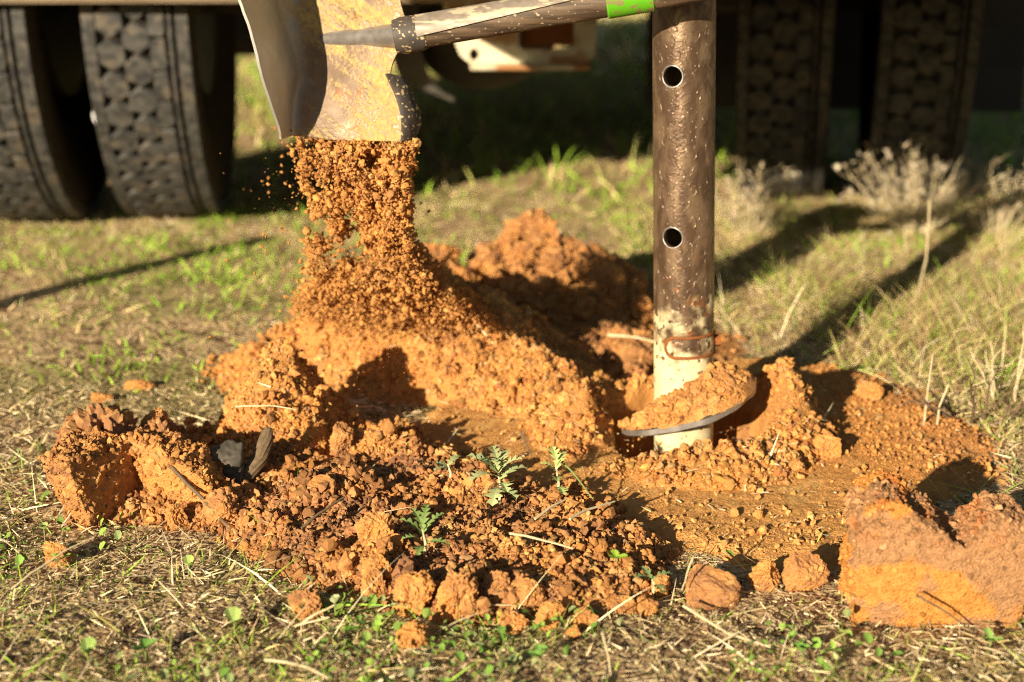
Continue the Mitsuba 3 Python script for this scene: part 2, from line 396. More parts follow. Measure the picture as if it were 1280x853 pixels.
BND = (-0.56, 0.62, 0.90, 2.22)
REG = ['poured', 'front', 'ring', 'rear', 'left', 'smear']
def soil_parts(x, y):
    wx = x + 0.030 * (fb(x, y, 9, 21, 3) - 0.5) + 0.012 * (fb(x, y, 40, 22, 2) - 0.5)
    wy = y + 0.030 * (fb(x, y, 9, 23, 3) - 0.5) + 0.012 * (fb(x, y, 40, 24, 2) - 0.5)
    poured = np.maximum(cone(wx, wy, -0.140, 1.665, 0.265, 0.128, 0.144, -0.42, 0.95, 0.22, 0.72), cone(wx, wy, 0.030, 1.520, 0.12, 0.070, 0.056, -0.45, 0.9, 0.12))
    poured = np.maximum(poured, cone(wx, wy, -0.26, 1.66, 0.10, 0.10, 0.050, 0, 0.9))
    poured = poured + sst(0.0, 0.03, poured) * (0.030 * (fb(x, y, 16, 25, 3) - 0.5) + 0.018 * (fb(x, y, 48, 26, 2) - 0.5))
    dC = sdf_poly(wx, wy, P_FRONT)
    front = np.clip(dC * 0.6, -0.02, 0.015) + 0.014 * (fb(x, y, 20, 31, 3) - 0.5) * (dC > 0)
    front = np.maximum(front, cone(wx, wy, -0.240, 1.395, 0.082, 0.13, 0.112, 0.15, 1.0, 0.085))
    front = np.maximum(front, cone(wx, wy, -0.13, 1.32, 0.09, 0.06, 0.040, -0.5, 0.9))
    front = np.maximum(front, cone(wx, wy, -0.17, 1.20, 0.07, 0.06, 0.038, 0.3, 0.8))
    front = np.maximum(front, cone(wx, wy, -0.05, 1.22, 0.10, 0.06, 0.030, -0.5, 0.8))
    dx, dy = wx - AUG[0], wy - AUG[1]
    r, a = np.hypot(dx, dy), np.arctan2(dy, dx)
    aa = (a - 0.2 + np.pi) % (2 * np.pi) - np.pi
    al = (a - 3.05 + np.pi) % (2 * np.pi) - np.pi
    hr = 0.019 - 0.014 * np.exp(-(((a + 2.45) / 0.5) ** 2)) + 0.046 * np.exp(-(aa / 0.55) ** 2) + 0.030 * np.exp(-(al / 0.60) ** 2) + 0.012 * np.exp(-((a - 1.57) / 0.7) ** 2)
    w = np.where(r < 0.104, 0.018, 0.036 + 0.024 * np.exp(-(((a + 1.75) / 1.0) ** 2)))
    ring = hr * np.exp(-(((r - 0.104) / w) ** 2)) + 0.006 * sst(0.19, 0.14, r) * (1 - np.exp(-(((a + 2.5) / 0.5) ** 2))) - 0.008 * np.exp(-(((a + 2.5) / 0.42) ** 2)) * sst(0.15, 0.11, r) - 0.014 * sst(0.135, 0.215, r)
    ring = np.where(np.abs(r - 0.104) < 0.12, ring, -0.02)
    rear = np.maximum(cone(wx, wy, 0.025, 2.00, 0.19, 0.15, 0.118, 0, 1.05), cone(wx, wy, 0.135, 1.93, 0.085, 0.08, 0.060, 0, 0.8))
    rear = np.maximum(rear, cone(wx, wy, 0.137, 1.73, 0.08, 0.06, 0.034, 0, 0.8))
    rear = np.maximum(rear, cone(wx, wy, -0.09, 1.96, 0.09, 0.08, 0.07, 0, 0.8))
    rear = np.maximum(rear, np.clip(0.004 - 0.15 * (np.hypot((wx - 0.05) / 1.25, wy - 1.78) - 0.17), -0.02, 0.006))
    left = np.clip(sdf_poly(wx, wy, P_LEFT) * 0.5, -0.02, 0.012)
    smear = np.clip(sdf_poly(wx, wy, P_SMEAR) * 0.25 + 0.02 * (fb(x, y, 30, 44, 3) - 0.52), -0.02, 0.006) + 0.004 * (fb(x, y, 25, 41, 3) - 0.5) + 0.0035 * (fb(x * 0.16 - y * 0.04, y, 90, 45, 3) - 0.5)
    return np.stack([poured, front, ring, rear, left, smear])

def bore_r(x, y):
    r, a = np.hypot(x - AUG[0], y - AUG[1]), np.arctan2(y - AUG[1], x - AUG[0])
    return r * (1 - 0.14 * np.exp(-(((a + 2.25) / 0.36) ** 2)) + 0.16 * np.exp(-(((np.abs(a) - 3.05) / 0.45) ** 2)))

def soil_z(x, y, detail=True):
    S = soil_parts(x, y)
    which = S.argmax(0)
    base = S.max(0) + zg(x, y) * 0.5
    r = np.hypot(x - AUG[0], y - AUG[1])
    r = bore_r(x, y)
    hole = sst(0.086, 0.077, r + 0.012 * (fb(x, y, 40, 77, 2) - 0.5))
    if detail:
        rough = np.choose(which, [0.7, 0.5, 0.5, 1.4, 0.5, 0.20])
        tall = sst(0.001, 0.012, S.max(0))
        base = base + tall * rough * (0.55 * lumps(x, y, 2600, BND, 0.006, 0.022, 51) + 0.7 * lumps(x, y, 22000, BND, 0.0022, 0.007, 52) - 0.004)
        base = base + (0.0030 + 0.0030 * tall) * (fb(x, y, 200, 53, 3) - 0.5)
    base = base - hole * 0.16
    return base, which, S

def soil_color(x, y, which, z, seed=0):
    a, b, c = fb(x, y, 16, 61 + seed, 3), fb(x, y, 130, 62 + seed, 3), fb(x, y, 45, 63 + seed, 2)
    brown_bias = np.choose(which, [0.05, 0.52, 0.02, 0.50, 0.58, -0.25]) + 0.55 * sst(0.30, 0.46, x) * (which == 5) - 0.75 * (which == 1) * sst(1.26, 1.36, y) * sst(-0.30, -0.2, -np.abs(x + 0.22) - 0.0)
    t = np.clip(brown_bias + 1.7 * (a - 0.5) + 1.5 * (b - 0.5), 0, 1)[..., None]
    col = ORANGE * (1 - t) + BROWN * t
    u = (sst(0.58, 0.72, c) * 0.55 + 0.35 * (which == 5) * sst(0.36, 0.26, x))[..., None]
    col = col * (1 - u) + YELL * u
    v = sst(0.60, 0.74, b)[..., None] * 0.35 * np.where(np.isin(which, [1, 3, 4]), 1, 0.4)[..., None]
    return np.clip(col * (1 - v) + DARK * v, 0, 1)

xs, ys = np.arange(BND[0], BND[1], 0.0027), np.arange(BND[2], BND[3], 0.0030)
X, Y = np.meshgrid(xs, ys)
SZ, SW, SP = soil_z(X, Y)
SC = soil_color(X, Y, SW, SZ)
Vs = np.stack([X, Y, SZ], -1).reshape(-1, 3)
ii = (np.arange(len(ys) - 1)[:, None] * len(xs) + np.arange(len(xs) - 1)[None]).ravel()
Fs = np.vstack([np.stack([ii, ii + 1, ii + 1 + len(xs)], 1), np.stack([ii, ii + 1 + len(xs), ii + len(xs)], 1)])
GZ = zg(X, Y)
under = ((SZ < GZ - 0.004) | (SP.max(0) < -0.010)) & (np.hypot(X - AUG[0], Y - AUG[1]) > 0.1)
keep = ~(under.ravel()[Fs].all(1))
Fs = Fs[keep]
Wf = SW.ravel()[Fs[:, 0]]

# the bore hole is cut out of the ground sheet, its wall is the soil mesh
gc = gv[gf].mean(1)
gf = gf[np.hypot(gc[:, 0] - AUG[0], gc[:, 1] - AUG[1]) > 0.098]
k = obj('ground', (gv, gf), 'ground_mat', smooth=True)
tag(k, 'dry dirt ground with straw and sparse grass', 'ground', kind='structure')

def soil_mesh(idx):
    f = Fs[np.isin(Wf, idx)]
    u, inv = np.unique(f, return_inverse=True)
    return (Vs[u], inv.reshape(-1, 3)), SC.reshape(-1, 3)[u]

HEAPS = {}
for nm, idx, label in (('poured', [0], 'tall heap of fine orange soil directly below the shovel'),
                       ('front', [1, 4], 'broad low heap of dark crumbly soil and clods in the left foreground'),
                       ('ring', [2], 'ring of loose orange crumbs heaped around the auger'),
                       ('rear', [3], 'lumpy red-brown soil heap out of focus behind the auger')):
    HEAPS[nm] = thing('soil_heap', label, 'soil heap')
    m, c = soil_mesh(idx)
    obj('mound', m, 'soil', HEAPS[nm], smooth=True, color=c)
m, c = soil_mesh([5])
k = obj('soil', m, 'soil', smooth=True, color=c)
tag(k, 'thin smear of orange soil trodden over the ground', 'soil', kind='structure')

def scatter(n, seed, bounds, accept):
    rng = np.random.default_rng(seed)
    x, y = rng.uniform(bounds[0], bounds[1], n), rng.uniform(bounds[2], bounds[3], n)
    ok = rng.random(n) < accept(x, y)
    return x[ok], y[ok]

def surf(x, y):
    """height of the soil mesh (as gridded), its region and margin over the ground"""
    i = np.clip(((x - xs[0]) / 0.0027).round().astype(int), 0, len(xs) - 1)
    j = np.clip(((y - ys[0]) / 0.0030).round().astype(int), 0, len(ys) - 1)
    return SZ[j, i], SW[j, i], SP.max(0)[j, i]

def heap_crumbs(nm, idx, n, r0, r1, seed, pw=3.0, big=0, bigr=(0.005, 0.009), spread=-0.006, clusters=0, cr=(0.004, 0.012)):
    rng = np.random.default_rng(seed)
    parts = []
    for count, lo, hi, shp, p2 in ((n, r0, r1, SH0, pw), (big, bigr[0], bigr[1], SH1, 2.0)):
        if not count: continue
        x, y = rng.uniform(BND[0], BND[1], count * 12), rng.uniform(BND[2], BND[3], count * 12)
        z, w, s = surf(x, y)
        dens = np.where(s > 0.004, 1.0, np.clip((s - spread) / 0.010, 0, 1) ** 2 * 0.5) * (0.35 + 1.3 * sst(0.35, 0.65, fb(x, y, 28, seed + 3, 2)))
        ok = np.isin(w, idx) & (s > spread) & (rng.random(len(x)) < dens)
        ok &= bore_r(x, y) > 0.088
        x, y = x[ok][:count], y[ok][:count]
        z = np.maximum(surf(x, y)[0], zg(x, y))
        r = lo + (hi - lo) * rng.random(len(x)) ** p2
        P = np.stack([x, y, z + r * 0.35], 1)
        c = soil_color(x, y, surf(x, y)[1], z, 5)
        c = c * (1 + rng.uniform(-0.32, 0.32, (len(x), 1))) * (1 + rng.uniform(-0.08, 0.08, (len(x), 3)))
        tan = (rng.random(len(x)) < 0.09)[:, None]
        c = np.where(tan, c * 0.4 + 0.6 * np.array([0.42, 0.27, 0.13]), c)
        parts.append(crumbs(P, r, np.clip(c, 0, 1), seed + 9, shp))
    if clusters:
        x, y = rng.uniform(BND[0], BND[1], clusters * 14), rng.uniform(BND[2], BND[3], clusters * 14)
        z, w, s = surf(x, y)
        ok = np.isin(w, idx) & (s > 0.002) & (bore_r(x, y) > 0.094)
        x, y, z = x[ok][:clusters], y[ok][:clusters], z[ok][:clusters]
        for cx, cy, cz in zip(x, y, z):
            R_ = cr[0] + (cr[1] - cr[0]) * rng.random() ** 2.2
            q = int(14 + 26 * rng.random())
            D = rng.normal(size=(q, 3)); D /= np.linalg.norm(D, axis=1, keepdims=True)
            el = rng.uniform(0.6, 1.35, 3)
            P = np.array([cx, cy, cz + R_ * 0.35]) + D * el * (R_ * rng.random((q, 1)) ** 0.4 * 0.85)
            c0 = soil_color(np.array([cx]), np.array([cy]), np.array([idx[0]]), 0, 5) * rng.uniform(0.7, 1.12)
            parts.append(crumbs(P, R_ * (0.14 + 0.36 * rng.random(q) ** 2), np.clip(c0 * (1 + rng.uniform(-0.2, 0.2, (q, 1))), 0, 1), int(rng.integers(1e6))))
    m, c = join(parts)
    k = obj('crumbs', m, 'crumb_soil', HEAPS[nm], color=c)
    tag(k, kind='stuff')

heap_crumbs('poured', [0], 24000, 0.0008, 0.0042, 101, 2.6, 80, (0.004, 0.0085), clusters=230, cr=(0.004, 0.011))
heap_crumbs('front', [1, 4], 30000, 0.0007, 0.0040, 102, 3.2, 60, (0.0040, 0.0080), clusters=420, cr=(0.004, 0.013))
heap_crumbs('ring', [2], 10000, 0.0009, 0.0050, 103, 2.6, 170, (0.0038, 0.0072), -0.011, clusters=240, cr=(0.0035, 0.010))
heap_crumbs('rear', [3], 5000, 0.0014, 0.0050, 104, 2.4, 0, (0.006, 0.014), clusters=90, cr=(0.007, 0.02))
rng = np.random.default_rng(105)
x, y = scatter(110000, 106, BND, lambda x, y: np.where((surf(x, y)[1] == 5) & (surf(x, y)[2] > -0.004), 0.07 + 0.75 * sst(0.30, 0.44, x) * sst(1.25, 1.32, y) + 0.35 * sst(1.20, 1.12, y), 0))
x, y = x[:12000], y[:12000]
r = 0.0006 + 0.0028 * rng.random(len(x)) ** 4
c = np.clip(soil_color(x, y, surf(x, y)[1], y, 5) * (1 + rng.uniform(-0.2, 0.2, (len(x), 1))), 0, 1)
m, c = join([crumbs(np.stack([x, y, np.maximum(surf(x, y)[0], zg(x, y)) + r * 0.4], 1), r, c, 107)])
k = obj('loose_soil', m, 'crumb_soil', color=c)
tag(k, 'small soil crumbs strewn over the smeared orange soil', 'soil', kind='stuff')

# ---------------------------------------------------------------- auger
def stem_at(z):
    return np.array([0.180 - 0.0300 * z, 1.400, z])
LEAN = trimesh.transformations.rotation_matrix(math.atan(-0.0300), [0, 1, 0])
def leaned(m):
    m = m.copy(); m.apply_transform(LEAN); m.apply_translation([AUG[0], AUG[1], 0]); return m
def to_tri(man):
    q = man.to_mesh(); return trimesh.Trimesh(q.vert_properties[:, :3], q.tri_verts, process=False)

auger = thing('auger', 'worn brown steel auger with cream lower stem standing in the bore hole', 'auger')
R0 = 0.0307
stem = m3.Manifold.cylinder(1.15, R0, R0, 96).translate([0, 0, -0.25]) - m3.Manifold.cylinder(1.3, R0 - 0.006, R0 - 0.006, 64).translate([0, 0, -0.3])
HA = math.radians(-90 - 28.5)
for z in (0.3775, 0.2200):
    cyl = m3.Manifold.cylinder(0.12, 0.0098, 0.0098, 40, True).rotate([0, 90, 0]).rotate([0, 0, math.degrees(HA)]).translate([0, 0, z])
    stem = stem - cyl
obj('stem', leaned(to_tri(stem)), 'stem_steel', auger, smooth=35)
# rims of the two bolt holes, ground bright
for z in (0.3775, 0.2200):
    a = np.linspace(0, 2 * np.pi, 41)[:-1]
    th = HA + np.arcsin(np.clip(0.0104 * np.cos(a) / R0, -1, 1))
    P = np.stack([(R0 + 0.0001) * np.cos(th), (R0 + 0.0001) * np.sin(th), z + 0.0104 * np.sin(a)], 1)
    ringm = tube(np.vstack([P, P[:1]]), 0.0009, 6, caps=False)
    obj('hole_rim', leaned(ringm), 'worn_steel', auger, smooth=True)
# rusty oblong retaining loop round the stem
def capsule_path(th0, th1, zc, hh, R, n=14):
    L = (th1 - th0) * R / 2
    pts = []
    for s in np.linspace(-1, 1, n): pts.append((s * (L - hh), -hh))
    for a in np.linspace(-np.pi / 2, np.pi / 2, n)[1:-1]: pts.append((L - hh + hh * math.cos(a), hh * math.sin(a)))
    for s in np.linspace(1, -1, n): pts.append((s * (L - hh), hh))
    for a in np.linspace(np.pi / 2, 3 * np.pi / 2, n)[1:-1]: pts.append((-(L - hh) + hh * math.cos(a), hh * math.sin(a)))
    pts.append(pts[0])
    u = np.array(pts)
    th = (th0 + th1) / 2 + u[:, 0] / R
    return np.stack([R * np.cos(th), R * np.sin(th), zc + u[:, 1]], 1)
loop = tube(capsule_path(math.radians(-133), math.radians(5), 0.107, 0.0105, R0 + 0.0002), 0.0017, 8, caps=False)
obj('retaining_loop', leaned(loop), 'rust', auger, smooth=True)
th = np.linspace(math.radians(-125), math.radians(0), 24)
zz = np.linspace(-0.007, 0.007, 5)
V = np.array([[(R0 + 0.0008 * (1 - (w / 0.0075) ** 2)) * math.cos(t), (R0 + 0.0008 * (1 - (w / 0.0075) ** 2)) * math.sin(t), 0.107 + w] for t in th for w in zz])
F = [[i * 5 + j, (i + 1) * 5 + j, (i + 1) * 5 + j + 1, i * 5 + j + 1] for i in range(23) for j in range(4)]
pm = trimesh.Trimesh(V, np.array(F)[:, [0, 1, 2]].tolist() + np.array(F)[:, [0, 2, 3]].tolist(), process=False)
obj('retaining_strap', leaned(pm), 'stem_steel', auger, smooth=True)
obj('bolt_head', leaned(trimesh.creation.cylinder(0.0065, 0.009, sections=6, transform=trimesh.transformations.translation_matrix([R0 + 0.002, -0.002, 0.107]) @ trimesh.transformations.rotation_matrix(np.pi / 2, [0, 1, 0]))), 'rust', auger)

# flighting: one turn of steel blade
FZ = (np.radians([160, 180, 225, 270, 315, 360, 410, 470]), np.array([0.006, 0.013, 0.027, 0.041, 0.056, 0.066, 0.055, 0.036]))
FR = 0.0690
def flight_z(a):
    return np.interp(a, *FZ)
def flight_mesh():
    A = np.linspace(math.radians(165), math.radians(468), 90)
    rr = np.linspace(R0 - 0.001, FR, 10)
    top, bot = [], []
    for a in A:
        for q in rr:
            edge = FR + 0.0048 * math.cos(a) + 0.0012 * math.sin(a * 5.3) + 0.0008 * math.sin(a * 13)
            s = R0 + (q - R0) * (edge - R0) / (FR - R0)
            z = flight_z(a)
            top.append([s * math.cos(a), s * math.sin(a), z]); bot.append([s * math.cos(a), s * math.sin(a), z - 0.0060])
    n, m = len(A), len(rr)
    V = np.array(top + bot); o = n * m; F = []
    for i in range(n - 1):
        for j in range(m - 1):
            a, b, c, d = i * m + j, i * m + j + 1, (i + 1) * m + j + 1, (i + 1) * m + j
            F += [[a, b, c], [a, c, d], [o + a, o + c, o + b], [o + a, o + d, o + c]]
        a, d = i * m + m - 1, (i + 1) * m + m - 1
        F += [[a, o + a, o + d], [a, o + d, d]]
    for i in (0, n - 1):
        for j in range(m - 1):
            a, b = i * m + j, i * m + j + 1
            F += [[a, o + a, o + b], [a, o + b, b]] if i == 0 else [[a, b, o + b], [a, o + b, o + a]]
    return trimesh.Trimesh(V, F, process=False)
obj('flighting', leaned(flight_mesh()), 'worn_steel', auger, smooth=30)

# soil riding on the flighting
sf = thing('soil_on_auger', 'orange soil piled on top of the steel auger blade', 'soil')
A, rr = np.linspace(math.radians(163), math.radians(472), 150), np.linspace(R0 - 0.002, FR + 0.0005, 26)
AA, RR = np.meshgrid(A, rr, indexing='ij')
def soil_top(a, q):
    t = np.clip((q - R0) / (FR - R0), 0, 1)
    ends = sst(math.radians(158), math.radians(190), a) * 0.6 + 0.4
    return flight_z(a) + (0.0040 + (0.008 + 0.016 * np.clip(-np.sin(a) + 0.3, 0, 1)) * (1 - t) ** 0.9) * ends * (1 - 0.85 * np.clip((t - 0.88) / 0.12, 0, 1) ** 1.5)
RQ = R0 + (RR - R0) * (FR + 0.0048 * np.cos(AA) - R0) / (FR - R0)
xx, yy = RQ * np.cos(AA), RQ * np.sin(AA)
zz = soil_top(AA, RR) + 0.008 * (fb(xx, yy, 80, 71, 3) - 0.5) + 0.004 * (fb(xx, yy, 330, 72, 2) - 0.5)
V = np.stack([xx, yy, zz], -1).reshape(-1, 3)
i = (np.arange(149)[:, None] * 26 + np.arange(25)[None]).ravel()
F = np.vstack([np.stack([i, i + 1, i + 27], 1), np.stack([i, i + 27, i + 26], 1)])
mm = leaned(trimesh.Trimesh(V, F[:, ::-1], process=False))
cc = soil_color(mm.vertices[:, 0], mm.vertices[:, 1], np.zeros(len(V), int), 0)
obj('mound', mm, 'soil', sf, smooth=True, color=cc)
rng = np.random.default_rng(73)
n = 1700
a, q = rng.uniform(math.radians(163), math.radians(472), n), np.sqrt(rng.uniform((R0 + 0.001) ** 2, (FR - 0.002) ** 2, n))
r = 0.0009 + 0.0042 * rng.random(n) ** 4
P = np.stack([q * np.cos(a), q * np.sin(a), soil_top(a, q) + 0.2 * r], 1)
P = trimesh.transform_points(P, LEAN) + np.array([AUG[0], AUG[1], 0])
v, f, c = crumbs(P, r, np.clip(soil_color(P[:, 0], P[:, 1], np.zeros(n, int), 0, 5) * (1 + rng.uniform(-.2, .2, (n, 1))), 0, 1), 74)
k = obj('crumbs', (v, f), 'crumb_soil', sf, color=c); tag(k, kind='stuff')

# ---------------------------------------------------------------- shovel
shovel = thing('shovel', 'clay-caked steel shovel with a green band on its handle, tipped on its side', 'shovel')
def sheet(grid, th, nx, ny, wob=0.0, seed=0):
    """smooth sheet through a small grid of points (rows x cols x 3), given thickness"""
    from scipy.interpolate import RectBivariateSpline
    G = np.asarray(grid, float)
    r, c = np.linspace(0, 1, G.shape[0]), np.linspace(0, 1, G.shape[1])
    u, v = np.linspace(0, 1, ny), np.linspace(0, 1, nx)
    S = np.stack([RectBivariateSpline(r, c, G[..., k], kx=min(2, G.shape[0] - 1), ky=min(2, G.shape[1] - 1))(u, v) for k in range(3)], -1)
    du, dv = np.gradient(S, axis=0), np.gradient(S, axis=1)
    nrm = np.cross(du, dv); nrm /= np.linalg.norm(nrm, axis=-1, keepdims=True)
    S = S + nrm * (wob * (meshkit.fbm(S * 45, 3, seed) - 0.5))[..., None]
    A, B = S + nrm * th / 2, S - nrm * th / 2
    V = np.vstack([A.reshape(-1, 3), B.reshape(-1, 3)]); o = nx * ny; F = []
    for i in range(ny - 1):
        for j in range(nx - 1):
            a, b, cc, d = i * nx + j, i * nx + j + 1, (i + 1) * nx + j + 1, (i + 1) * nx + j
            F += [[a, b, cc], [a, cc, d], [o + a, o + cc, o + b], [o + a, o + d, o + cc]]
    rim = [(0, j) for j in range(nx)] + [(i, nx - 1) for i in range(1, ny)] + [(ny - 1, j) for j in range(nx - 2, -1, -1)] + [(i, 0) for i in range(ny - 2, 0, -1)]
    rim = [i * nx + j for i, j in rim]
    for a, b in zip(rim, rim[1:] + rim[:1]):
        F += [[a, o + a, o + b], [a, o + b, b]]
    return trimesh.Trimesh(V, np.array(F)[:, ::-1], process=False)
rows = [  # z, (x, y) from the left rim over the fold to the right edge
    (0.492, [(-0.251, 1.285), (-0.240, 1.340), (-0.224, 1.393), (-0.180, 1.388), (-0.142, 1.366), (-0.104, 1.350)]),
    (0.451, [(-0.242, 1.285), (-0.231, 1.345), (-0.219, 1.393), (-0.176, 1.386), (-0.140, 1.364), (-0.104, 1.348)]),
    (0.419, [(-0.233, 1.287), (-0.223, 1.345), (-0.215, 1.392), (-0.171, 1.383), (-0.135, 1.360), (-0.099, 1.345)]),
    (0.383, [(-0.227, 1.292), (-0.216, 1.345), (-0.206, 1.388), (-0.171, 1.376), (-0.141, 1.355), (-0.114, 1.343)]),
    (0.351, [(-0.220, 1.305), (-0.213, 1.345), (-0.207, 1.372), (-0.168, 1.363), (-0.136, 1.348), (-0.106, 1.338)]),
    (0.323, [(-0.217, 1.322), (-0.213, 1.338), (-0.205, 1.350), (-0.168, 1.347), (-0.135, 1.340), (-0.104, 1.334)]),
]
grid = [[(x, y, z - (0.004 if i == 5 and j > 2 else 0)) for j, (x, y) in enumerate(r)] for i, (z, r) in enumerate(rows)]
obj('blade', sheet(grid, 0.0026, 80, 80, 0.0035, 5), 'shovel_steel', shovel, smooth=40)
lobe = [[(-0.118, 1.338, 0.382), (-0.112, 1.342, 0.381), (-0.106, 1.348, 0.379), (-0.103, 1.356, 0.376)],
        [(-0.110, 1.336, 0.362), (-0.103, 1.340, 0.362), (-0.097, 1.350, 0.360), (-0.095, 1.362, 0.358)],
        [(-0.105, 1.335, 0.342), (-0.098, 1.339, 0.342), (-0.092, 1.350, 0.341), (-0.090, 1.362, 0.340)],
        [(-0.105, 1.332, 0.320), (-0.101, 1.335, 0.320), (-0.097, 1.346, 0.320), (-0.095, 1.356, 0.322)]]
obj('rolled_edge', sheet(lobe, 0.004, 24, 36, 0.006, 9), 'pitted_metal', shovel, smooth=40)
# pressed ridge that carries on from the socket
H0, H1 = np.array([-0.105, 1.335, 0.4165]), np.array([0.62, 1.318, 0.535])
hd = (H1 - H0) / np.linalg.norm(H1 - H0)
pts = [np.array([-0.215, 1.412, 0.409]), np.array([-0.178, 1.391, 0.411]), np.array([-0.138, 1.366, 0.414]), H0 + hd * 0.004 + np.array([0, 0.004, 0])]
obj('ridge', tube(pts, [0.004, 0.008, 0.0095, 0.0120], 20), 'worn_steel', shovel, smooth=40)
obj('collar', tube([H0 + hd * -0.004, H0 + hd * 0.004, H0 + hd * 0.022, H0 + hd * 0.025], [0.0155, 0.0172, 0.0166, 0.0150], 28), 'pitted_metal', shovel, smooth=40)
obj('handle', tube([H0 + hd * s for s in np.linspace(0.02, 0.72, 18)], 0.0142, 28), 'handle_wood', shovel, smooth=40)
# rolled socket plate wrapped over the upper side of the handle
def half_sleeve(s0, s1, r, a0, a1, taper, n=26, m=26):
    u = np.cross(hd, [0, 0, 1.0]); u /= np.linalg.norm(u); w = np.cross(u, hd)   # u towards the camera, w up
    if u[1] > 0: u = -u
    V = []
    for th in (r, r + 0.0022):
        for s in np.linspace(s0, s1, n):
            t = (s - s0) / (s1 - s0)
            for a in np.linspace(a0 + taper * t, a1 - taper * 0.3 * t, m):
                V.append(H0 + hd * s + th * (math.cos(a) * u + math.sin(a) * w))
    V = np.array(V); o = n * m; F = []
    for i in range(n - 1):
        for j in range(m - 1):
            a, b, c, d = i * m + j, i * m + j + 1, (i + 1) * m + j + 1, (i + 1) * m + j
            F += [[a, b, c], [a, c, d], [o + a, o + c, o + b], [o + a, o + d, o + c]]
        for j in (0, m - 1):
            a, d = i * m + j, (i + 1) * m + j
            F += [[a, d, o + d], [a, o + d, o + a]]
    for i in (0, n - 1):
        for j in range(m - 1):
            a, b = i * m + j, i * m + j + 1
            F += [[a, b, o + b], [a, o + b, o + a]]
    return trimesh.Trimesh(V, F, process=False)
obj('socket', half_sleeve(0.018, 0.205, 0.0147, -0.15, math.pi + 0.3, 0.75), 'sleeve_metal', shovel, smooth=30)
obj('green_band', tube([H0 + hd * s for s in (0.1935, 0.195, 0.236, 0.2375)], [0.0144, 0.0158, 0.0158, 0.0144], 30), 'green_paint', shovel, smooth=30)

# ---------------------------------------------------------------- falling soil
rng = np.random.default_rng(201)
n = 260000
t = rng.random(n) ** 0.85                      # 0 at the shovel edge, 1 at the heap
u = rng.beta(1.2, 1.0, n)
zt = 0.320 - t * 0.240
y = 1.345 + 0.26 * t * t + 0.02 * (1 - u) + rng.normal(size=n) * (0.010 + 0.028 * t)
left = np.interp(t, [0, 0.35, 0.6, 1], [-0.211, -0.205, -0.216, -0.265])
right = np.interp(t, [0, 0.15, 0.45, 0.65, 1], [-0.091, -0.100, -0.103, -0.080, -0.015])
x = left + (right - left) * u + rng.normal(size=n) * 0.003
cl = 0.72 * meshkit.fbm(np.stack([x * 62, y * 12, zt * 40], -1), 4, 7) + 0.28 * meshkit.fbm(np.stack([x * 20, y * 6, zt * 14], -1), 2, 8)
gap = 0.15 * (1 - u) * np.sin(np.pi * np.clip((t - 0.10) * 1.6, 0, 1)) - 0.16 * sst(0.55, 0.8, t)
keepp = rng.random(n) < sst(0.345 + gap, 0.56 + 0.6 * gap, cl) * (0.30 + 0.70 * u ** 0.7) * 0.37
x, y, zt = x[keepp], y[keepp], zt[keepp]
r = 0.0005 + 0.0010 * rng.random(len(x)) ** 1.5 + 0.0034 * rng.random(len(x)) ** 14
c = np.clip(soil_color(x, zt * 3, np.zeros(len(x), int), 0, 8) * (1 + rng.uniform(-.2, .15, (len(x), 1))), 0, 1)
P = np.stack([x, y, zt], 1)
n2 = 600                                        # stray grains to either side and towards the camera
Q = np.stack([rng.normal(-0.185, 0.04, n2), rng.normal(1.42, 0.09, n2), rng.uniform(0.06, 0.33, n2)], 1)
P = np.vstack([P, Q]); r = np.concatenate([r, 0.0005 + 0.0016 * rng.random(n2) ** 3]); c = np.vstack([c, np.tile(ORANGE * 0.8, (n2, 1))])
big = r > 0.0027
m, cc = join([crumbs(P[~big], r[~big], c[~big], 202), crumbs(P[big], r[big], c[big], 203, SH1)])
k = obj('falling_soil', m, 'crumb_soil', color=cc)
tag(k, 'stream of orange soil grains pouring off the shovel', 'soil', kind='stuff')

# ---------------------------------------------------------------- clods
_ico4, _ico3 = trimesh.creation.icosphere(subdivisions=4), trimesh.creation.icosphere(subdivisions=3)
def clod_mesh(w, d, h, seed, planes=5, rough=1.0, sub=4, crumb=0.9):
    rng = np.random.default_rng(seed)
    b = _ico4 if sub == 4 else _ico3
    v = b.vertices.copy()
    for j in range(planes):
        q = rng.normal(size=3); q /= np.linalg.norm(q)
        lim = rng.uniform(0.45, 0.8); e = v @ q
        v -= np.where(e > lim, e - lim, 0)[:, None] * q
    v /= np.abs(v).max(0)
    dirn = b.vertices
    v = v * (1 + 0.45 * rough * (meshkit.fbm(v * 1.3 + seed, 2, seed) - 0.5)[:, None])
    v = v * np.array([w, d, h]) / 2
    K = rng.normal(size=(330, 3)); K /= np.linalg.norm(K, axis=1, keepdims=True)
    dd, _ = cKDTree(K).query(dirn)
    s = (w * d * h) ** (1 / 3)
    disp = s * rough * (0.034 * crumb * (0.07 - dd) / 0.07 + 0.14 * (meshkit.fbm(dirn * 4 + seed, 3, seed + 1) - 0.5) + 0.10 * (meshkit.fbm(dirn * 11 + seed, 3, seed + 2) - 0.5))
    v = v + dirn * disp[:, None] + rng.normal(size=v.shape) * s * 0.006 * rough
    return trimesh.Trimesh(v, b.faces, process=False)

